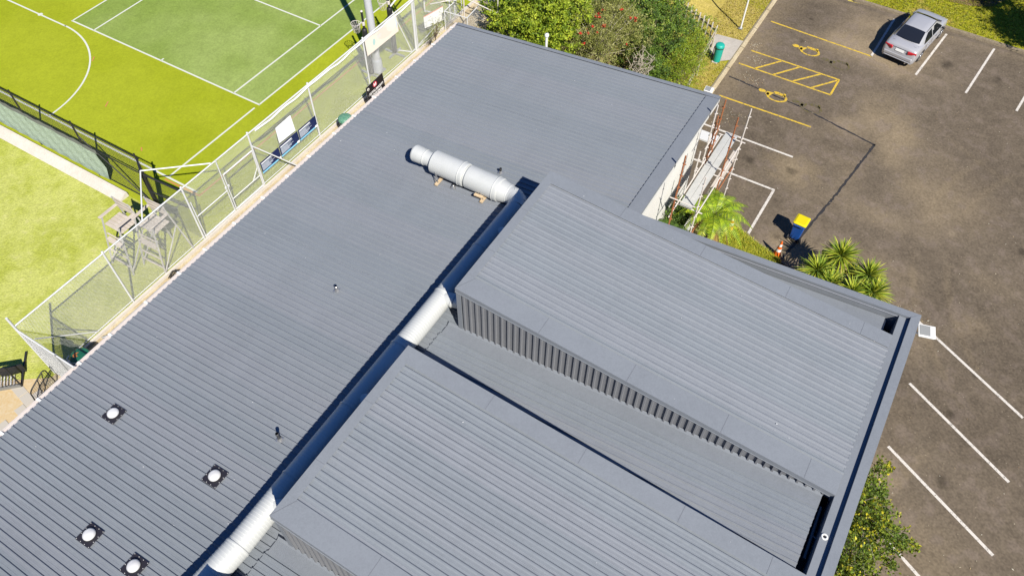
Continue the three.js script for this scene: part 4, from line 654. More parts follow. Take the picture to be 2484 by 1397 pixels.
// ---------------------------------------------------------------- car
{ const t = thing('parked_car', 'silver four door saloon parked nose in to the grass kerb', 'car', [0, 0, 0]);
  const paintM = new THREE.MeshPhysicalMaterial({ color: col(0.36, 0.36, 0.375), roughness: 0.38, metalness: 0.2, clearcoat: 0.6, clearcoatRoughness: 0.08, side: THREE.DoubleSide });
  const glassM = new THREE.MeshPhysicalMaterial({ color: col(0.012, 0.013, 0.016), roughness: 0.06, clearcoat: 0.5, clearcoatRoughness: 0.05, side: THREE.DoubleSide });
  const trim = mat(0.012, 0.012, 0.013, 0.5), chrome = mat(0.6, 0.6, 0.6, 0.2, { metalness: 0.9 });
  const loft = (st, smoothIt = true) => { const v = []; for (let i = 0; i + 1 < st.length; i++) for (let j = 0; j + 1 < st[i].length; j++) v.push(...quad(st[i][j], st[i][j + 1], st[i + 1][j + 1], st[i + 1][j])); return tris(v); };
  const smoothG = (g) => { // shared normals across close faces
    const p = g.attributes.position, map = new Map(), n = g.attributes.normal; for (let i = 0; i < p.count; i++) { const k = [p.getX(i), p.getY(i), p.getZ(i)].map((x) => Math.round(x * 500)).join(); if (!map.has(k)) map.set(k, []); map.get(k).push(i); }
    const out = new Float32Array(p.count * 3); for (const l of map.values()) for (const i of l) { const a = V().fromBufferAttribute(n, i), s = V(); for (const j of l) { const b = V().fromBufferAttribute(n, j); if (a.dot(b) > 0.72) s.add(b); } s.normalize(); out.set([s.x, s.y, s.z], i * 3); }
    g.setAttribute('normal', new THREE.BufferAttribute(out, 3)); return g; };
  const sect = (z, w, b, belt, deck, k = 0.8) => { const h = [[w * 0.9, b], [w * 0.975, b + 0.08], [w, lerp(b, belt, 0.45)], [w * 0.99, lerp(b, belt, 0.75)], [w * 0.955, belt], [w * 0.9, belt + (deck - belt) * 0.5], [w * k, deck - 0.015], [w * 0.4, deck + 0.008], [0, deck + 0.014]]; return [...h.map(([x, y]) => [x, y, z]), ...h.slice(0, -1).reverse().map(([x, y]) => [-x, y, z])]; };
  const dense = (keys, n) => { const out = []; for (let i = 0; i + 1 < keys.length; i++) for (let s = 0; s < n; s++) { const k = s / n, a = keys[Math.max(0, i - 1)], b = keys[i], c = keys[i + 1], d = keys[Math.min(keys.length - 1, i + 2)]; out.push(b.map((_, j) => { const m0 = (c[j] - a[j]) / 2 * 0.7, m1 = (d[j] - b[j]) / 2 * 0.7, u = k * k, w2 = u * k; return (2 * w2 - 3 * u + 1) * b[j] + (w2 - 2 * u + k) * m0 + (-2 * w2 + 3 * u) * c[j] + (w2 - u) * m1; })); } out.push(keys.at(-1)); return out; };
  const keys = [[2.35, 0.66, 0.36, 0.56, 0.60], [2.32, 0.77, 0.28, 0.66, 0.72], [2.24, 0.835, 0.24, 0.86, 0.97], [2.05, 0.865, 0.22, 0.91, 1.035], [1.7, 0.88, 0.2, 0.93, 1.06], [1.2, 0.885, 0.19, 0.935, 1.0], [0, 0.885, 0.18, 0.92, 0.97], [-1.0, 0.885, 0.19, 0.9, 0.985], [-1.3, 0.88, 0.2, 0.87, 0.965], [-1.85, 0.855, 0.22, 0.78, 0.87], [-2.1, 0.79, 0.24, 0.7, 0.77], [-2.26, 0.66, 0.3, 0.58, 0.62], [-2.31, 0.5, 0.36, 0.48, 0.5]];
  const body = loft(dense(keys, 3).map(([z, w, b, be, d]) => sect(z, w, b, be, d)));
  const cap = (z, w, b, be, d) => { const s = sect(z, w, b, be, d), v = []; for (let j = 1; j + 1 < s.length; j++) v.push(s[0], s[j], s[j + 1]); return tris(v); };
  const gh = [[1.74, 0.80, 0.93, 0.66, 1.058], [1.35, 0.81, 0.93, 0.61, 1.27], [0.95, 0.82, 0.93, 0.575, 1.415], [0.6, 0.825, 0.93, 0.575, 1.452], [0.1, 0.825, 0.93, 0.578, 1.462], [-0.35, 0.82, 0.92, 0.57, 1.43], [-0.8, 0.815, 0.9, 0.62, 1.2], [-1.24, 0.80, 0.88, 0.69, 0.975]];
  const top = loft(dense(gh, 3).map(([z, wb, yb, wt, yt]) => { const h = [[wb, yb], [lerp(wb, wt, 0.5), lerp(yb, yt, 0.5)], [wt + 0.012, yt - 0.045], [wt - 0.03, yt - 0.008], [wt * 0.5, yt + 0.012], [0, yt + 0.018]]; return [...h.map(([x, y]) => [x, y, z]), ...h.slice(0, -1).reverse().map(([x, y]) => [-x, y, z])]; }));
  const place = new THREE.Matrix4().makeRotationY(-0.168).setPosition(32.42, CP, -25.13);
  const P = (name, g, m, label) => { g = merge([].concat(g)).applyMatrix4(place); ORIGIN.set(t, V(32.42, CP, -25.13)); const o = part(t, name, g, m, label); return o; };
  t.position.set(32.42, CP, -25.13);
  P('body', [smoothG(body), cap(2.35, 0.66, 0.36, 0.56, 0.6), cap(-2.31, 0.5, 0.36, 0.48, 0.5)], paintM);
  P('cabin', smoothG(top), paintM);
  const slope = (z0, y0, w0, z1, y1, w1, off, n = 6) => { const v = []; for (let i = 0; i < n; i++) for (let j = 0; j < 4; j++) { const Q = (a, b) => { const k = b / 4, w = lerp(w0, w1, k), u = a / n * 2 - 1, bow = 0.075 * (1 - k) * (1 - u * u); return [u * w, lerp(y0, y1, k) + 0.035 * Math.sin(k * Math.PI) + 0.016 * (1 - u * u) + off, lerp(z0, z1, k) + bow * Math.sign(z0)]; }; v.push(...quad(Q(i, j), Q(i + 1, j), Q(i + 1, j + 1), Q(i, j + 1))); } return smoothG(tris(v)); };
  P('rear_window', slope(1.66, 1.085, 0.62, 0.99, 1.405, 0.535, 0.012), glassM);
  P('windscreen', slope(-1.17, 1.0, 0.65, -0.4, 1.415, 0.53, 0.014), glassM);
  const sx = (y) => lerp(0.826, 0.585, clamp((y - 0.93) / 0.47)) + 0.012;
  for (const s of [-1, 1]) {
    const win = (pts) => { const q = pts.map(([z, y]) => [s * sx(y), y, z]), v = []; for (let j = 1; j + 1 < q.length; j++) v.push(q[0], q[j], q[j + 1]); return tris(v); };
    P('side_window', win([[1.32, 0.985], [0.32, 0.965], [0.34, 1.36], [0.82, 1.345], [1.08, 1.2]]), glassM); P('side_window', win([[0.24, 0.965], [-0.95, 0.955], [-0.78, 1.08], [-0.3, 1.35], [0.26, 1.37]]), glassM);
    P('roof_gutter', [path([[s * 0.575, 1.405, 0.95], [s * 0.578, 1.445, 0.5], [s * 0.578, 1.45, 0], [s * 0.57, 1.41, -0.38], [s * 0.66, 1.05, -1.1]], 0.012, 5)], trim);
    for (const [z, n] of [[1.33, 0], [-1.34, 1]]) {
      const w = P('wheel', [new THREE.TorusGeometry(0.245, 0.085, 10, 28).rotateY(Math.PI / 2).scale(1.15, 1, 1).translate(s * 0.80, 0.325, z)], M.rubber); const rimG = []; rimG.push(new THREE.CylinderGeometry(0.2, 0.2, 0.14, 24).rotateZ(Math.PI / 2).translate(s * 0.80, 0.325, z)); const rim = P('rim', rimG, trim); w.add(rim);
      const sp = []; for (let k = 0; k < 5; k++) { const a = k / 5 * 6.283 + 0.3; sp.push(bar([s * 0.89, 0.325, z], [s * 0.885, 0.325 + 0.2 * Math.sin(a), z + 0.2 * Math.cos(a)], 0.055, 0.03)); } sp.push(new THREE.TorusGeometry(0.2, 0.022, 8, 28).rotateY(Math.PI / 2).translate(s * 0.885, 0.325, z)); const spoke = P('spokes', sp, chrome); w.add(spoke);
      P('wheel_arch', new THREE.RingGeometry(0.3, 0.372, 26, 1, -0.35, Math.PI + 0.7).rotateY(s * Math.PI / 2).translate(s * 0.893, 0.325, z), trim);
    }
    P('door_mirror', new THREE.SphereGeometry(0.085, 12, 10).scale(1.1, 0.7, 0.6).translate(s * 0.95, 0.97, -0.78), trim);
    const seams = []; for (const z of [1.02, 0.28, -0.95]) seams.push(bar([s * 0.889, 0.3, z], [s * 0.882, 0.82, z], 0.008, 0.008)); P('door_seam', seams, trim);
    for (const z of [0.55, -0.45]) P('door_handle', rbox(0.03, 0.035, 0.17, 0.01, s * 0.885, 0.8, z + 0.25), chrome);
    P('side_moulding', bar([s * 0.893, 0.53, 0.95], [s * 0.893, 0.53, -0.9], 0.014, 0.045), paintM);
    const lamp = rbox(0.44, 0.16, 0.14, 0.04, 0, 0, 0, s * 0.28, 0.1).translate(s * 0.6, 0.82, 2.245); P('tail_light', lamp, new THREE.MeshPhysicalMaterial({ color: col(0.36, 0.008, 0.012), roughness: 0.15, clearcoat: 1 }));
    P('reversing_light', rbox(0.09, 0.07, 0.05, 0.015, s * 0.53, 0.815, 2.295), mat(0.5, 0.12, 0.14, 0.2));
    P('headlight', rbox(0.3, 0.14, 0.2, 0.05, s * 0.62, 0.66, -2.08, -s * 0.35), mat(0.5, 0.5, 0.52, 0.15));
  }
  P('number_plate', rbox(0.44, 0.13, 0.016, 0.005, 0, 0.79, 2.325, 0, -0.28), mat(0.62, 0.62, 0.60, 0.5));
  P('boot_trim', rbox(0.78, 0.028, 0.03, 0.008, 0, 0.89, 2.285, 0, -0.3), chrome);
  P('boot_seam', [bar([-0.62, 1.045, 1.95], [0.62, 1.045, 1.95], 0.006, 0.006), bar([-0.7, 0.955, 2.2], [-0.66, 1.05, 1.8], 0.008, 0.008), bar([0.7, 0.955, 2.2], [0.66, 1.05, 1.8], 0.008, 0.008)], trim);
  P('rear_bumper', [rbox(1.5, 0.2, 0.14, 0.06, 0, 0.5, 2.31), rbox(1.35, 0.04, 0.1, 0.015, 0, 0.36, 2.33)], paintM);
  P('exhaust', rod([0.5, 0.3, 2.2], [0.5, 0.3, 2.41], 0.035, 12), chrome);
  P('bonnet_seam', [bar([-0.66, 0.985, -1.28], [0.66, 0.985, -1.28], 0.05, 0.012)], trim);
}

// ---------------------------------------------------------------- wheelie bins and cones
function wheelieBin(x, z, turn, label) {
  const t = thing('wheelie_bin', label, 'wheelie bin', [x, CP, z], 'wheelie bins with yellow lids'); const y = CP;
  const ring = (h, w, d, r, off) => { const o = []; for (const [sx, sz, a0] of [[1, 1, 0], [-1, 1, Math.PI / 2], [-1, -1, Math.PI], [1, -1, Math.PI * 1.5]]) for (let k = 0; k <= 3; k++) { const a = a0 + k / 3 * Math.PI / 2; o.push([x + sx * (w / 2 - r) + r * Math.cos(a), y + h, z + off + sz * (d / 2 - r) + r * Math.sin(a)]); } o.push(o[0]); return o; };
  const rings = [ring(0.05, 0.38, 0.42, 0.05, 0.0), ring(0.5, 0.44, 0.49, 0.05, -0.01), ring(0.93, 0.49, 0.55, 0.05, -0.02), ring(0.94, 0.54, 0.6, 0.05, -0.02), ring(0.99, 0.54, 0.6, 0.05, -0.02)], v = [];
  for (let i = 0; i + 1 < rings.length; i++) for (let j = 0; j < 16; j++) v.push(...quad(rings[i][j], rings[i][j + 1], rings[i + 1][j + 1], rings[i + 1][j]));
  part(t, 'body', tris(v), M.binBlue);
  const l = [ring(0.995, 0.56, 0.62, 0.06, -0.02), ring(1.02, 0.55, 0.61, 0.06, -0.02), ring(1.055, 0.42, 0.48, 0.06, -0.02)], lv = []; for (let i = 0; i < 2; i++) for (let j = 0; j < 16; j++) lv.push(...quad(l[i][j], l[i][j + 1], l[i + 1][j + 1], l[i + 1][j])); for (let j = 1; j < 15; j++) lv.push(l[2][0], l[2][j], l[2][j + 1]);
  part(t, 'lid', tris(lv), M.lidYellow);
  part(t, 'handle', [rod([x - 0.22, y + 0.97, z + 0.34], [x + 0.22, y + 0.97, z + 0.34], 0.018, 8), rod([x - 0.2, y + 0.96, z + 0.27], [x - 0.2, y + 0.97, z + 0.34], 0.018, 6), rod([x + 0.2, y + 0.96, z + 0.27], [x + 0.2, y + 0.97, z + 0.34], 0.018, 6)], M.binBlue);
  for (const s of [-1, 1]) part(t, 'wheel', new THREE.CylinderGeometry(0.1, 0.1, 0.055, 18).rotateZ(Math.PI / 2).translate(x + s * 0.24, y + 0.1, z + 0.22), M.rubber);
  part(t, 'axle', rod([x - 0.24, y + 0.1, z + 0.22], [x + 0.24, y + 0.1, z + 0.22], 0.012, 6), M.black);
  t.rotation.y = turn; return t;
}
const bin = wheelieBin(31.5, -8.62, -0.06, 'blue wheelie bin with yellow lid standing alone out on the asphalt');
copy(bin, [33.05, CP, -7.32], 0.35, 'blue wheelie bin with yellow lid behind the spiky plants, nearer the traffic cone');
copy(bin, [33.95, CP, -7.12], 0.1, 'blue wheelie bin with yellow lid behind the spiky plants, farther from the traffic cone');
function cone(x, z, label, tilt = 0) {
  const t = thing('traffic_cone', label, 'traffic cone', [x, CP, z], 'traffic cones'); const y = CP, C = (h0, h1, m, n, name = 'body') => part(t, name, lathe([[lerp(0.17, 0.03, h0), h0 * 0.88 + 0.035], [lerp(0.17, 0.03, h1), h1 * 0.88 + 0.035]], 24).translate(x, y, z), m);
  C(0, 0.38, M.cone); C(0.38, 0.54, M.white, 0, 'reflective_band'); C(0.54, 0.7, M.cone); C(0.7, 0.84, M.white, 0, 'reflective_band'); C(0.84, 1, M.cone);
  part(t, 'tip', lathe([[0.03, 0], [0.0, 0.012]], 16).translate(x, y + 0.915, z), M.cone); part(t, 'base', rbox(0.4, 0.04, 0.4, 0.015, x, y + 0.02, z, 0.4), M.coneBase);
  return t; }
cone(31.18, -7.2, 'orange traffic cone with two white bands at the end of the grass strip');
cone(29.0, -7.55, 'orange traffic cone half hidden under the tree fern fronds');

// ---------------------------------------------------------------- lamps on the building and the light pole
function floodlight(x, y, z, turn, tilt, label, arm, sc = 0.86) {
  const t = thing('floodlight', label, 'floodlight', [x, y, z], 'white floodlights on the roof corners'), m = new THREE.Matrix4().makeRotationFromEuler(new THREE.Euler(tilt, turn, 0, 'YXZ')).setPosition(x, y, z), G = (n, g, q) => part(t, n, g.scale(sc, sc, sc).applyMatrix4(m), q);
  G('housing', rbox(0.46, 0.1, 0.4, 0.025, 0, 0, 0), M.white); G('frame', merge([rbox(0.5, 0.025, 0.44, 0.01, 0, 0.03, 0)]), M.white); G('lens', rbox(0.31, 0.012, 0.35, 0.004, -0.06, 0.048, -0.01), mat(0.22, 0.225, 0.22, 0.3)); G('rear_box', rbox(0.3, 0.09, 0.26, 0.02, 0, -0.08, 0), M.white);
  part(t, 'bracket', arm.map(([a, b]) => bar(a, b, 0.035, 0.035)), M.white); return t; }
floodlight(35.74, 3.5, 0.58, 0.28, 0.12, 'white floodlight jutting from the parapet corner above the parking lines', [[[35.4, 3.45, 0.42], [35.7, 3.45, 0.42]], [[35.4, 3.3, 0.62], [35.7, 3.42, 0.62]]]);
floodlight(26.85, 2.75, -6.75, 0.05, 0.1, 'white floodlight at the far end wall beside the dry verge', [[[26.8, 2.6, -6.1], [26.8, 2.65, -6.6]], [[26.95, 2.6, -6.1], [26.95, 2.65, -6.6]]], 0.62);
{ const t = thing('lamp_post', 'slim white lamp post rising from the dry verge beside the car park', 'lamp post', [24.2, CP, -21.58]);
  part(t, 'pole', rod([24.2, CP, -21.58], [24.2, CP + 6.2, -21.58], 0.05, 12, 0.04), M.white); part(t, 'base_plate', rbox(0.2, 0.03, 0.2, 0.005, 24.2, CP + 0.04, -21.58), M.galv); part(t, 'lamp_head', rbox(0.3, 0.12, 0.7, 0.05, 24.2, CP + 6.2, -21.25), M.white); }

// ---------------------------------------------------------------- picket fence and handrail by the steps
{ const t = thing('picket_fence', 'short grey white picket fence at the foot of the bushes', 'fence', [22.3, -3.6, -19.7]);
  const A = [20.9, -3.1, -20.5], B = [23.5, -3.25, -19.3], n = 9; const L = (k, dy) => [lerp(A[0], B[0], k), lerp(A[1], B[1], k) + dy, lerp(A[2], B[2], k)];
  part(t, 'rail', bar(L(0, 0.0), L(1, 0.0), 0.05, 0.09), M.paleTwig); part(t, 'rail', bar(L(0, -0.5), L(1, -0.5), 0.05, 0.09), M.paleTwig);
  for (let i = 0; i <= n; i++) part(t, 'picket', bar(L(i / n, -0.95), L(i / n, 0.28), 0.14, 0.03), M.offWhite);
  const u = thing('handrail', 'weathered pale timber handrail running down through the bushes to the roof edge', 'handrail', [24, -3.4, -15]);
  const H = [[23.5, -3.1, -19.2], [23.75, -3.1, -16.6], [24.0, -3.12, -14.4], [24.25, -3.15, -12.0]]; for (let i = 0; i < 3; i++) { part(u, 'rail', rod(H[i], H[i + 1], 0.035, 8), M.paleTwig); part(u, 'rail', rod(H[i].map((v, j) => v - (j === 1 ? 0.4 : 0)), H[i + 1].map((v, j) => v - (j === 1 ? 0.4 : 0)), 0.03, 8), M.paleTwig); }
  for (const p of H) part(u, 'upright', rod([p[0], CP - 0.05, p[2]], [p[0], p[1] + 0.05, p[2]], 0.04, 8), M.paleTwig); part(u, 'brace', rod([24.25, -3.2, -12.0], [23.75, CP, -11.5], 0.03, 8), M.paleTwig); }

// ---------------------------------------------------------------- scaffold against the end of the building
{ const t = thing('scaffold', 'narrow scaffold of rusty and pale tubes with grey planks by the white wall', 'scaffold', [28.1, CP, -4.6]);
  const standard = (x, z, top, m, r = 0.025, label) => { const s = part(t, 'standard', rod([x, CP, z], [x + rr(-0.02, 0.02), top, z + rr(-0.02, 0.02)], r, 10), m, label); const g = []; for (let y = top - 0.35; y > CP + 0.4; y -= 0.5) for (let k = 0; k < 3; k++) { const a = k * 2.1 + 0.4; g.push(rbox(0.06, 0.035, 0.03, 0.006, 0.038, 0, 0).rotateY(a).translate(x, y, z)); } for (const q of g) part(s, 'rosette', q, m); return s; };
  standard(27.78, -2.05, 3.75, M.rust, 0.027, 'rusty standard'); standard(27.72, -5.35, 2.95, M.rust, 0.025, 'rusty standard'); standard(27.7, -5.85, 3.3, M.rust, 0.025, 'rusty standard'); standard(28.5, -4.75, 3.65, M.rust, 0.025, 'rusty standard');
  standard(28.52, -6.55, 2.75, M.offWhite); standard(27.68, -5.05, 3.6, M.offWhite); standard(28.42, -2.72, 2.6, M.offWhite); standard(27.7, -4.2, 2.2, M.offWhite);
  const PY = 1.0, plank = (x, z0, z1, y, m = M.concretePlank) => { const k = part(t, 'plank', rbox(0.225, 0.038, z1 - z0, 0.006, x, y, (z0 + z1) / 2, rr(-0.006, 0.006)), m); for (const z of [z0 + 0.02, z1 - 0.02]) part(k, 'end_band', rbox(0.23, 0.042, 0.03, 0.003, x, y, z), M.galv); };
  M.concretePlank = mottled(256, 1.2, [BIG, FINE], 171, (b, f) => mul3(mix3([0.33, 0.335, 0.32], [0.43, 0.425, 0.40], b), 0.85 + 0.25 * f), 0.8);
  for (const x of [27.91, 28.145]) { plank(x, -7.05, -4.6, PY); plank(x + 0.0, -5.0, -2.72, PY + 0.042); }
  plank(28.2, -3.6, -0.6, -0.2); plank(28.32, -7.3, -3.4, 0.1, M.greyTimber);
  for (const z of [-6.9, -4.75, -2.78]) part(t, 'transom', rod([27.6, PY - 0.045, z], [28.62, PY - 0.045, z], 0.024, 8), M.offWhite);
  part(t, 'transom', rod([27.6, 1.9, -2.0], [28.5, 1.9, -2.0], 0.022, 8), M.offWhite);
  part(t, 'ledger', rod([28.5, PY, -6.8], [28.48, PY, -2.5], 0.024, 8), M.offWhite); part(t, 'ledger', rod([27.7, PY, -6.8], [27.72, PY, -2.0], 0.024, 8), M.offWhite); part(t, 'ledger', rod([28.5, 0.0, -6.6], [28.45, -0.1, -1.5], 0.024, 8), M.rust, 'rusty ledger'); part(t, 'ledger', rod([27.7, 1.95, -6.1], [27.72, 1.95, -4.7], 0.022, 8), M.offWhite);
  part(t, 'ledger', rod([27.72, -1.2, -6.6], [27.74, -1.2, -2.0], 0.024, 8), M.offWhite); part(t, 'ledger', rod([28.5, -1.6, -6.6], [28.5, -1.6, -2.6], 0.024, 8), M.offWhite);
  const s = struct('slab', rbox(1.0, 0.1, 0.62, 0.01, 25.95, CP + 0.05, -12.48, 0), mat(0.5, 0.5, 0.49, 0.8));
}

// ---------------------------------------------------------------- plants
function leafCloud(blobs, n, size, palette, seed, opt = {}) {   // many small folded leaves through lumpy volumes; blobs: [x, y, z, rx, ry, rz, weight]
  const r = rngOf(seed), R2 = (a, b) => a + (b - a) * r(), P = [], N = [], C = [], tw = blobs.reduce((s, b) => s + (b[6] ?? b[3] * b[4] * b[5]), 0);
  // clumps first: leaves gather on twigs, so light and dark clumps and gaps appear
  const clumps = []; const nc = Math.max(8, Math.round(n / (opt.perClump || 26)));
  for (let i = 0; i < nc; i++) { let k = r() * tw, b = blobs[0]; for (const q of blobs) { k -= q[6] ?? q[3] * q[4] * q[5]; if (k <= 0) { b = q; break; } }
    const th = R2(0, 6.283), u = R2(-0.55, 1), s = Math.sqrt(Math.max(0, 1 - u * u)), q = Math.pow(r(), opt.shell ?? 0.55), lump = 1 + 0.22 * Math.sin(th * 3 + b[0] * 7) + 0.15 * Math.sin(u * 7 + th * 5 + b[2]);
    const d = [s * Math.cos(th), u, s * Math.sin(th)];
    clumps.push({ c: [b[0] + d[0] * b[3] * q * lump, b[1] + d[1] * b[4] * q * lump, b[2] + d[2] * b[5] * q * lump], d, tone: R2(0, 1), s: (opt.clump || 0.16) * R2(0.6, 1.5) }); }
  for (let i = 0; i < n; i++) {
    const k = clumps[Math.floor(r() * clumps.length)], g = () => (r() + r() + r() - 1.5) * 0.9;
    const c = V(k.c[0] + g() * k.s, k.c[1] + g() * k.s * 0.7, k.c[2] + g() * k.s);
    const dir = V(k.d[0] * 0.6 + R2(-1, 1), k.d[1] * 0.5 + R2(-0.4, 0.9) - (opt.droop || 0), k.d[2] * 0.6 + R2(-1, 1)).normalize(), nor = V(R2(-0.8, 0.8), R2(0.4, 1.2), R2(-0.8, 0.8)).normalize(), side = dir.clone().cross(nor).normalize(), L = size * R2(0.65, 1.35), W = L * (opt.aspect || 0.5) / 2;
    nor.crossVectors(side, dir).normalize(); if (nor.y < 0) nor.negate();
    const tip = c.clone().addScaledVector(dir, L), mid = c.clone().addScaledVector(dir, L * 0.45), a = mid.clone().addScaledVector(side, W).addScaledVector(nor, W * 0.35), b = mid.clone().addScaledVector(side, -W).addScaledVector(nor, W * 0.35);
    const pc = palette[Math.floor(Math.pow(clamp(k.tone * 0.75 + r() * 0.25), 1) * palette.length * 0.999)], j = R2(0.7, 1.35);
    for (const tri of [[c, a, tip], [c, tip, b]]) { const m = tri[1].clone().sub(tri[0]).cross(tri[2].clone().sub(tri[0])).normalize(); for (const p of tri) { P.push(p.x, p.y, p.z); N.push(m.x, m.y, m.z); C.push(pc[0] * j, pc[1] * j, pc[2] * j); } }
  }
  const g = new THREE.BufferGeometry(); g.setAttribute('position', new THREE.BufferAttribute(new Float32Array(P), 3)); g.setAttribute('normal', new THREE.BufferAttribute(new Float32Array(N), 3)); g.setAttribute('color', new THREE.BufferAttribute(new Float32Array(C), 3)); g.setAttribute('uv', new THREE.BufferAttribute(new Float32Array(P.length / 3 * 2), 2));
  g.userData = { clumps }; return g;
}
function bush(name, label, category, base, blobs, n, size, palette, seed, opt = {}) {
  const t = thing(name, label, category, base, opt.group); const r = rngOf(seed + 5), g = leafCloud(blobs, n, size, palette, seed, opt), cl = g.userData.clumps; g.userData = {};
  raw(t, 'crown', g, M.leafPaint);
  const lim = [], B = V(...base), h = (blobs[0][1] - base[1]) * 0.7; const mid = [base[0] + (blobs[0][0] - base[0]) * 0.5, base[1] + Math.max(0.25, h), base[2] + (blobs[0][2] - base[2]) * 0.5];
  part(t, 'trunk', rod(base, mid, opt.trunk || 0.07, 9, (opt.trunk || 0.07) * 0.65), opt.bark || M.bark);
  for (let i = 0; i < (opt.limbs || 22); i++) { const c = cl[Math.floor(r() * cl.length)].c, q = [lerp(mid[0], c[0], 0.5) + (r() - 0.5) * 0.2, lerp(mid[1], c[1], 0.6) + 0.1, lerp(mid[2], c[2], 0.5) + (r() - 0.5) * 0.2]; lim.push(rod(mid, q, (opt.limb || 0.022), 5, (opt.limb || 0.022) * 0.6), rod(q, c, (opt.limb || 0.022) * 0.6, 4, 0.004)); }
  const m = part(t, 'limbs', lim, opt.twig || opt.bark || M.bark); m.userData.kind = 'stuff';
  return t;
}
const GY = [[0.108, 0.173, 0.011], [0.173, 0.242, 0.013], [0.259, 0.326, 0.019], [0.335, 0.383, 0.027]], GD = [[0.048, 0.089, 0.018], [0.081, 0.144, 0.022], [0.121, 0.200, 0.024], [0.195, 0.263, 0.030]], GO = [[0.130, 0.140, 0.027], [0.194, 0.210, 0.041], [0.281, 0.287, 0.081], [0.356, 0.344, 0.135]], GM = [[0.076, 0.140, 0.013], [0.119, 0.197, 0.016], [0.184, 0.268, 0.022], [0.248, 0.312, 0.027]];
const g0 = (x, z) => [x, Math.max(CP, bankY(x, z)), z];
bush('tree', 'bright green round leaved tree spilling over the far roof edge beside the pipe handrail', 'tree', g0(17.6, -9.6), [[17.5, 0.7, -9.2, 1.6, 1.4, 1.5], [19.0, 0.2, -8.9, 1.4, 1.6, 1.5], [16.9, 0.4, -10.9, 1.3, 1.4, 1.4], [18.6, 0.6, -10.8, 1.5, 1.3, 1.6], [19.4, -1.0, -7.8, 1.1, 1.2, 1.0], [18.0, -0.6, -12.4, 1.6, 1.4, 1.6]], 40000, 0.105, GY, 201, { perClump: 30, clump: 0.17, aspect: 0.7, trunk: 0.12 });
{ const t = bush('flowering_tree', 'twiggy olive tree dotted with red flower heads behind the far roof edge', 'tree', g0(20.6, -11.6), [[20.4, -0.1, -11.0, 1.4, 1.2, 1.5], [21.0, -0.3, -12.6, 1.4, 1.3, 1.5], [19.9, -0.2, -13.2, 1.3, 1.2, 1.5], [21.2, -0.9, -9.7, 0.9, 1.0, 1.0]], 28000, 0.085, GO, 203, { perClump: 20, clump: 0.2, aspect: 0.32, limbs: 120, limb: 0.02, twig: M.paleTwig, shell: 0.6 });
  const r = rngOf(77), red = mat(0.42, 0.022, 0.012, 0.7); for (let i = 0; i < 20; i++) { const a = r() * 6.283, q = Math.sqrt(r()), x = 20.6 + Math.cos(a) * q * 1.5, z = -11.6 + Math.sin(a) * q * 2.4, y = 0.35 + r() * 0.7 - q * 0.75, g = []; const R = 0.07 + r() * 0.07; for (let k = 0; k < 12; k++) { const u = V(r() - 0.5, r() * 0.7, r() - 0.5).normalize().multiplyScalar(R); g.push(rod([x, y + 0.12, z], [x + u.x, y + 0.12 + u.y, z + u.z], 0.018, 4, 0.01)); } part(t, 'flower', g, red); } }
bush('shrub', 'low fresh green shrub pressed against the far roof edge below the red flowered tree', 'shrub', g0(22.0, -8.4), [[21.7, -0.6, -8.3, 1.0, 1.0, 0.9], [22.6, -1.1, -9.0, 0.9, 1.0, 1.0], [22.9, -1.9, -8.2, 0.9, 1.0, 0.8]], 15000, 0.1, GM, 205, { perClump: 28, clump: 0.15, aspect: 0.6 });
bush('tree', 'dark green small leaved tree between the red flowered tree and the picket fence', 'tree', g0(21.9, -14.6), [[21.9, -1.4, -14.2, 1.3, 1.2, 1.5], [22.2, -1.5, -15.8, 1.3, 1.2, 1.2], [21.0, -1.3, -15.2, 1.2, 1.2, 1.3], [22.6, -2.1, -12.8, 1.0, 1.0, 1.2]], 22000, 0.095, GD, 207, { perClump: 26, clump: 0.17, aspect: 0.5 });
bush('shrub', 'yellow green feathery bush along the pale handrail, nearest the teal bin', 'shrub', g0(23.4, -14.6), [[23.5, -2.4, -14.2, 0.95, 1.0, 1.3], [23.4, -2.6, -15.8, 0.95, 0.9, 1.2], [23.9, -2.9, -12.6, 0.8, 0.9, 1.0], [22.9, -2.8, -17.2, 0.9, 0.9, 1.0]], 26000, 0.085, GY.slice(0, 3).concat([[0.27, 0.25, 0.035]]), 209, { perClump: 24, clump: 0.2, aspect: 0.3, limbs: 40, limb: 0.012, twig: M.paleTwig });
bush('tree', 'light green tree at the top of the bank behind the picket fence', 'tree', g0(20.6, -18.2), [[20.6, -1.4, -18.0, 1.5, 1.2, 1.5], [21.2, -2.0, -17.0, 1.1, 1.1, 1.1], [19.2, -0.9, -17.6, 1.4, 1.3, 1.5], [18.6, -0.6, -15.4, 1.5, 1.3, 1.6]], 24000, 0.1, GM, 211, { perClump: 28, clump: 0.18, aspect: 0.5 });
{ const t = thing('dead_shrub', 'bare pale grey tangle of dead twigs among the green bushes', 'shrub', g0(22.3, -12.6)), r = rngOf(9), g = []; for (let i = 0; i < 90; i++) { let p = [22.35 + (r() - 0.5) * 0.8, -1.7 + r() * 0.9, -11.9 + (r() - 0.5) * 1.1]; for (let k = 0; k < 2; k++) { const q = [p[0] + (r() - 0.5) * 0.5, p[1] + r() * 0.28, p[2] + (r() - 0.5) * 0.5]; g.push(rod(p, q, 0.014, 4, 0.008)); p = q; } } const m = part(t, 'twigs', g, M.paleTwig); m.userData.kind = 'stuff'; part(t, 'stem', rod(g0(22.3, -12.6), [22.35, -1.2, -11.9], 0.05, 8), M.paleTwig); }
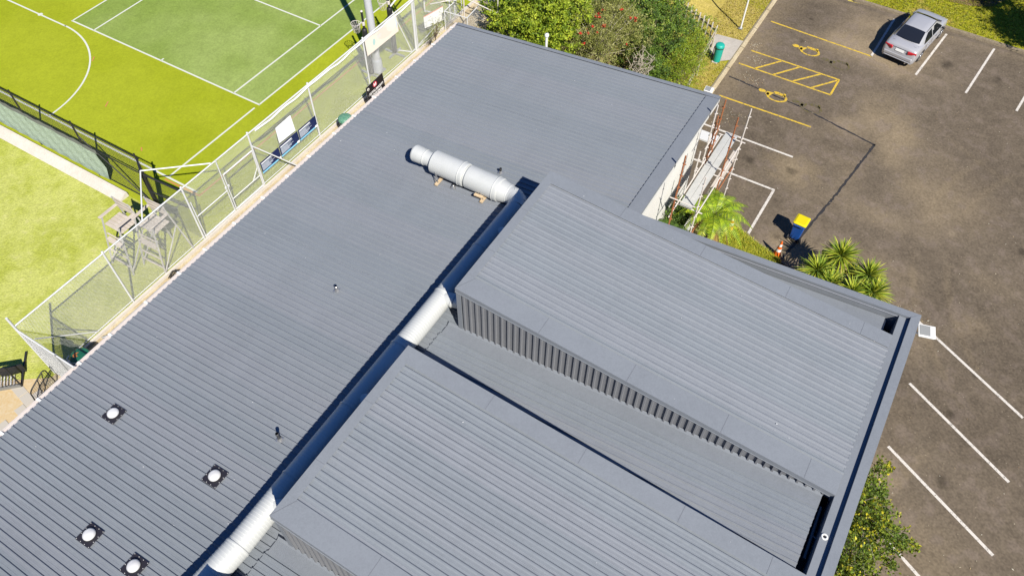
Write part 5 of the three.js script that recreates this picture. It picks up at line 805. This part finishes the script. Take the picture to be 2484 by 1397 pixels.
bush('shrub', 'leafy green shrub leaning over the white parking line beside the right hand wall', 'shrub', [36.6, CP, 3.2], [[36.85, -2.2, 2.4, 0.75, 0.8, 0.8], [37.0, -2.3, 3.6, 0.95, 0.95, 1.0], [36.8, -2.2, 4.9, 0.95, 1.0, 1.0], [37.55, -2.7, 3.0, 0.75, 0.7, 0.8], [38.25, -2.75, 2.95, 0.5, 0.16, 0.2, 0.07], [37.3, -2.0, 5.8, 0.9, 0.9, 0.9], [36.95, -2.0, 1.5, 0.32, 0.4, 0.32, 0.08], [38.0, -2.8, 3.9, 0.4, 0.3, 0.3, 0.07]], 11500, 0.1, [[0.045, 0.075, 0.008], [0.07, 0.115, 0.010], [0.11, 0.16, 0.012], [0.16, 0.2, 0.014], [0.36, 0.33, 0.014]], 213, { perClump: 14, clump: 0.15, aspect: 0.62, limbs: 60, limb: 0.016, twig: M.paleTwig });
bush('hedge_shrub', 'dark glossy shrub with brown mulch beneath at the top of the picture beyond the kerb', 'shrub', [33.4, CP, -31.2], [[33.3, -3.5, -30.9, 0.9, 0.6, 0.55], [34.3, -3.4, -31.3, 0.8, 0.7, 0.6], [32.4, -3.5, -31.5, 0.9, 0.7, 0.7]], 9000, 0.09, GD, 215, { perClump: 20, clump: 0.16, aspect: 0.6 });
struct('mulch', up(flat([[31.6, -30.9], [32.6, -30.5], [33.4, -30.2], [34.4, -30.35], [35.4, -30.9], [36.5, -33], [31.5, -33]], CP + 0.04)), M.earth);
bush('tree', 'tall dark tree outside the verge whose shadow falls over the grass', 'tree', [41.5, CP, -26.2], [[41.2, 0.6, -26.4, 1.7, 1.6, 1.5], [42.4, 2.2, -26.0, 1.8, 1.8, 1.6], [40.6, -0.6, -27.0, 0.9, 0.9, 0.7], [41.6, 3.6, -27.2, 1.5, 1.4, 1.4], [43.4, 0.8, -27.6, 1.4, 1.4, 1.2]], 16000, 0.16, GD, 217, { perClump: 26, clump: 0.3, aspect: 0.6, trunk: 0.2 });
{ // low growth that covers the bank under the trees
  const r0 = rngOf(88), bl = []; for (let i = 0; i < 60; i++) { const x = lerp(16, 23.3, r0()), z = lerp(-20.5, -7, r0()); bl.push([x, bankY(x, z) + 0.25, z, 0.9, 0.45, 0.9]); }
  const g = leafCloud(bl, 30000, 0.08, GM.concat(GO.slice(0, 2)), 231, { perClump: 24, clump: 0.2, aspect: 0.45, shell: 0.8 }); g.userData = {}; const m = raw(scene, 'undergrowth', g, M.leafPaint); m.userData.kind = 'stuff'; m.userData.label = 'mixed green undergrowth on the bank beneath the trees'; }
// sapling by the gutter
bush('sapling', 'thin half bare sapling with dark stem between the far gutter and the fence', 'sapling', [15.3, 0, -6.1], [[15.1, 1.25, -6.7, 0.35, 0.5, 0.45], [15.0, 0.9, -6.3, 0.3, 0.3, 0.3]], 420, 0.06, GO, 219, { perClump: 7, clump: 0.12, aspect: 0.4, limbs: 26, limb: 0.012, trunk: 0.035, shell: 0.8 });
// tree fern
function frond(base, az, len, rise, drop, pal, seed, w = 0.22) {
  const r = rngOf(seed), P = [], C = [], n = 26, pt = (k) => { const d = len * k, y = rise * Math.sin(k * 1.9) - drop * k * k; return V(base[0] + Math.cos(az) * d, base[1] + y, base[2] + Math.sin(az) * d); };
  const add = (a, b, c, q) => { for (const v of [a, b, c]) { P.push(v.x, v.y, v.z); C.push(...q); } };
  for (let i = 2; i < n; i++) { const k = i / n, c = pt(k), t = pt(Math.min(1, k + 0.02)).sub(pt(k - 0.02)).normalize(), s = V(-Math.sin(az), 0, Math.cos(az)), L = w * Math.sin(Math.PI * Math.pow(k, 0.75)) * (0.9 + 0.2 * r()) + 0.02, W = len / n * 0.82;
    for (const d of [-1, 1]) { const pc = pal[Math.floor(r() * pal.length)], j = 0.8 + 0.4 * r(), q = pc.map((x) => x * j), e = c.clone().addScaledVector(s, d * L).addScaledVector(t, L * 0.35); e.y -= L * 0.28; const m1 = c.clone().lerp(e, 0.5).addScaledVector(t, W * 0.5), m2 = c.clone().lerp(e, 0.5).addScaledVector(t, -W * 0.5), c1 = c.clone().addScaledVector(t, W * 0.45), c2 = c.clone().addScaledVector(t, -W * 0.45); add(c1, m1, c2, q); add(c2, m1, m2, q); add(m1, e, m2, q); } }
  const st = []; for (let i = 0; i < 8; i++) { const a = pt(i / 8), b = pt((i + 1) / 8); st.push([a, b]); }
  const g = new THREE.BufferGeometry(); g.setAttribute('position', new THREE.BufferAttribute(new Float32Array(P), 3)); g.setAttribute('color', new THREE.BufferAttribute(new Float32Array(C), 3)); g.computeVertexNormals(); g.setAttribute('uv', new THREE.BufferAttribute(new Float32Array(P.length / 3 * 2), 2));
  const s2 = merge(st.map(([a, b]) => rod([a.x, a.y, a.z], [b.x, b.y, b.z], 0.012, 4))); const cc = new Float32Array(s2.attributes.position.count * 3); for (let i = 0; i < cc.length; i += 3) { cc[i] = pal[0][0] * 0.8; cc[i + 1] = pal[0][1] * 0.7; cc[i + 2] = pal[0][2]; } s2.setAttribute('color', new THREE.BufferAttribute(cc, 3));
  return merge([g, s2]);
}
function treeFern(name, label, base, H, len, n, pal, seed, old = 0) {
  const t = thing(name, label, 'tree fern', base), top = [base[0], base[1] + H, base[2]], r = rngOf(seed);
  part(t, 'trunk', lathe([[0.13, 0], [0.1, H * 0.4], [0.11, H * 0.8], [0.07, H]], 14).translate(...base), M.fibre);
  for (let i = 0; i < n; i++) raw(t, 'frond', frond([top[0], top[1] - 0.02 * (i % 3), top[2]], i / n * 6.283 + (r() - 0.5) * 0.25, len * (0.8 + 0.35 * r()), 0.42 + 0.25 * r(), 0.55 + 0.5 * r(), pal, seed + i * 3), M.leafPaint);
  const rust = [[0.24, 0.13, 0.045], [0.3, 0.18, 0.07], [0.2, 0.1, 0.035]];
  for (let i = 0; i < old; i++) raw(t, 'dead_frond', frond([top[0], top[1] - 0.12, top[2]], i / old * 6.283 + r(), len * (0.45 + 0.25 * r()), 0.1, 1.0 + 0.5 * r(), rust, seed + 100 + i, 0.16), M.drySprig);
  return t; }
const FERN = [[0.188, 0.294, 0.010], [0.250, 0.362, 0.013], [0.325, 0.413, 0.018], [0.150, 0.237, 0.013]];
treeFern('tree_fern', 'lime green tree fern with rusty dead fronds under the scaffold planks', [28.85, CP, -3.75], 4.4, 1.35, 19, FERN, 301, 10);
treeFern('tree_fern', 'shorter tree fern with browned fronds beside the grass strip and scaffold', [28.75, CP, -4.9], 1.5, 0.85, 11, [[0.22, 0.22, 0.02], [0.3, 0.25, 0.03], [0.3, 0.19, 0.06]], 331, 7);
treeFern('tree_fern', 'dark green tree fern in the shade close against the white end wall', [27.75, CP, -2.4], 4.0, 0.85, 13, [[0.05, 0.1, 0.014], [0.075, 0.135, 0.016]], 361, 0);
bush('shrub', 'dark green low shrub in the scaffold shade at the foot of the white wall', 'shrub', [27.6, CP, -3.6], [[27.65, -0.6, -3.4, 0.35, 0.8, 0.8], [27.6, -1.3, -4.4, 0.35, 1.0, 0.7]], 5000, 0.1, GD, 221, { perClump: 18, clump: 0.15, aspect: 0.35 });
bush('shrub', 'brown and green leaf clump at the corner of the bed below the scaffold planks', 'shrub', [27.9, CP, -6.4], [[27.9, -3.2, -6.2, 0.5, 0.6, 0.6], [28.3, -3.6, -6.9, 0.4, 0.4, 0.5], [27.5, -2.6, -6.6, 0.3, 0.7, 0.4]], 3800, 0.085, GO.concat([[0.1, 0.15, 0.015]]), 223, { perClump: 14, clump: 0.16, aspect: 0.4 });
// spiky rosettes by the wall
function spikyPlant(label, base, heads, seed) {
  const t = thing('spiky_plant', label, 'plant', base), r = rngOf(seed);
  for (const [x, y, z, L, n] of heads) { const P = [], C = [];
    for (let i = 0; i < n; i++) { const az = i * 2.399 + r() * 0.3, k = (i + 0.5) / n, el = lerp(1.45, -0.5, Math.pow(k, 0.8)) + (r() - 0.5) * 0.25, len = L * (0.75 + 0.35 * r()) * (k < 0.12 ? 0.7 : 1), w = 0.026, c = k > 0.85 ? [0.390, 0.330, 0.090] : [[0.127, 0.203, 0.018], [0.196, 0.277, 0.022], [0.300, 0.353, 0.024], [0.420, 0.434, 0.044]][Math.floor(r() * 4)], s = V(-Math.sin(az), 0, Math.cos(az)); let prev;
      for (let q = 0; q <= 4; q++) { const u = q / 4, dr = 0.22 * u * u * len * (1 - el * 0.4), p = V(x + Math.cos(az) * Math.cos(el) * len * u, y + Math.sin(el) * len * u - dr, z + Math.sin(az) * Math.cos(el) * len * u), ww = w * (q === 4 ? 0.05 : 1 - Math.abs(u - 0.35) * 0.7), a = p.clone().addScaledVector(s, ww), b = p.clone().addScaledVector(s, -ww), m = p.clone(); m.y -= ww * 0.5; if (prev) for (const tri of [[prev[0], prev[1], a], [a, prev[1], m], [prev[1], prev[2], m], [m, prev[2], b]]) for (const v of tri) { P.push(v.x, v.y, v.z); C.push(...c); } prev = [a, m, b]; } }
    const g = new THREE.BufferGeometry(); g.setAttribute('position', new THREE.BufferAttribute(new Float32Array(P), 3)); g.setAttribute('color', new THREE.BufferAttribute(new Float32Array(C), 3)); g.computeVertexNormals(); g.setAttribute('uv', new THREE.BufferAttribute(new Float32Array(P.length / 3 * 2), 2));
    raw(t, 'leaf_rosette', g, M.leafPaint);
    part(t, 'trunk', rod([lerp(base[0], x, 0.4), base[1], lerp(base[2], z, 0.4)], [x, y, z], 0.06, 9, 0.05), M.bark); }
  return t; }
spikyPlant('spiky cabbage plant in front of the yellow lidded bins, nearer the traffic cone', [33.2, CP, -6.2], [[33.4, -2.45, -6.85, 0.9, 210], [32.85, -2.75, -5.95, 0.85, 170], [33.45, -2.9, -5.7, 0.75, 140]], 401);
spikyPlant('spiky cabbage plant by the wall, on the side away from the traffic cone', [34.5, CP, -5.9], [[34.55, -2.5, -6.5, 0.82, 180], [34.25, -2.75, -5.65, 0.7, 140], [34.95, -2.75, -6.0, 0.82, 180], [34.85, -3.0, -5.3, 0.75, 130]], 431);
// grasses: tufts of blades, each field one mass
function tufts(name, n, at, len, pal, seed, blades = 5) {
  const r = rngOf(seed), P = [], C = [];
  for (let i = 0; i < n; i++) { const p = at(r); if (!p) continue; const c = pal[Math.floor(r() * pal.length)];
    for (let k = 0; k < blades; k++) { const a = r() * 6.283, L = len * (0.6 + 0.8 * r()), o = L * (0.3 + 0.5 * r()), w = 0.008 + L * 0.035, x = p[0] + (r() - 0.5) * 0.05, z = p[2] + (r() - 0.5) * 0.05, j = 0.75 + 0.5 * r(); for (const v of [[x - Math.sin(a) * w, p[1], z + Math.cos(a) * w], [x + Math.sin(a) * w, p[1], z - Math.cos(a) * w], [x + Math.cos(a) * o, p[1] + L * 0.8, z + Math.sin(a) * o]]) { P.push(...v); C.push(c[0] * j, c[1] * j, c[2] * j); } } }
  const g = new THREE.BufferGeometry(); g.setAttribute('position', new THREE.BufferAttribute(new Float32Array(P), 3)); g.setAttribute('color', new THREE.BufferAttribute(new Float32Array(C), 3)); g.computeVertexNormals(); g.setAttribute('uv', new THREE.BufferAttribute(new Float32Array(P.length / 3 * 2), 2));
  const m = raw(scene, numbered(name), g, M.leafPaint); m.userData.kind = 'stuff'; return m; }
const shag = tufts('long_grass', 9000, (r) => { const k = r(), x = lerp(28.9, 31.35, k), edge = lerp(-7.85, -7.0, k), z = edge + 0.05 + r() * 2.6; return [x, CP + 0.02, z]; }, 0.2, [[0.289, 0.333, 0.023], [0.424, 0.424, 0.031], [0.556, 0.490, 0.045], [0.223, 0.278, 0.023]], 501, 6);
shag.userData.label = 'shaggy yellow green grass strip between the parapet and the car park';
const vg = tufts('verge_grass', 11000, (r) => { const x = lerp(28.5, 41, r()), z = -27.7 - r() * 5; return [x, CP + 0.03, z]; }, 0.09, [[0.221, 0.240, 0.013], [0.299, 0.286, 0.018], [0.364, 0.312, 0.039], [0.169, 0.202, 0.013]], 503, 4);
vg.userData.label = 'mown yellow green grass beyond the far kerb of the car park';
const dg = tufts('dry_grass', 7000, (r) => { const x = lerp(22.6, 24.7, r()), z = lerp(-27, -11.2, r()); if (z > -20.6 && z < -18.2 && x > 23.2) return null; return [x, Math.max(CP - 0.02, bankY(x, z)), z]; }, 0.07, [[0.42, 0.34, 0.09], [0.46, 0.37, 0.14], [0.34, 0.31, 0.04], [0.4, 0.34, 0.06]], 505, 4);
dg.userData.label = 'dry yellow grass verge between the bushes and the car park';
{ // fallen leaves on the asphalt
  const r = rngOf(601), P = [], C = []; const pal = [[0.42, 0.36, 0.25], [0.36, 0.27, 0.14], [0.5, 0.46, 0.36], [0.2, 0.12, 0.06]];
  const leaf = (x, z, s) => { const a = r() * 6.283, c = pal[Math.floor(r() * 4)], q = [[s, 0], [0, s * 0.35], [-s, 0], [0, -s * 0.35]].map(([u, w]) => [x + u * Math.cos(a) - w * Math.sin(a), CP + 0.012 + r() * 0.012, z + u * Math.sin(a) + w * Math.cos(a)]); for (const v of quad(...q)) { P.push(...v); C.push(...c); } };
  for (let i = 0; i < 620; i++) leaf(lerp(25.2, 46, r()), lerp(-27, 8, r()), 0.018 + 0.03 * r() * r());
  for (const [cx, cz, n, s] of [[26.2, -17.7, 90, 0.55], [25.9, -19.4, 60, 0.4], [26.3, -14.6, 60, 0.8], [36.6, -7.0, 60, 0.7], [25.4, -20.6, 60, 0.4], [37.0, 0.5, 40, 0.7]]) for (let i = 0; i < n; i++) leaf(cx + (r() + r() - 1) * s * 1.4, cz + (r() + r() - 1) * s, 0.02 + 0.025 * r());
  const g = new THREE.BufferGeometry(); g.setAttribute('position', new THREE.BufferAttribute(new Float32Array(P), 3)); g.setAttribute('color', new THREE.BufferAttribute(new Float32Array(C), 3)); g.computeVertexNormals(); g.setAttribute('uv', new THREE.BufferAttribute(new Float32Array(P.length / 3 * 2), 2));
  const m = raw(scene, 'fallen_leaves', up(g), M.drySprig); m.userData.kind = 'stuff'; m.userData.label = 'pale fallen leaves scattered over the car park'; }
renderer.render(scene, camera);
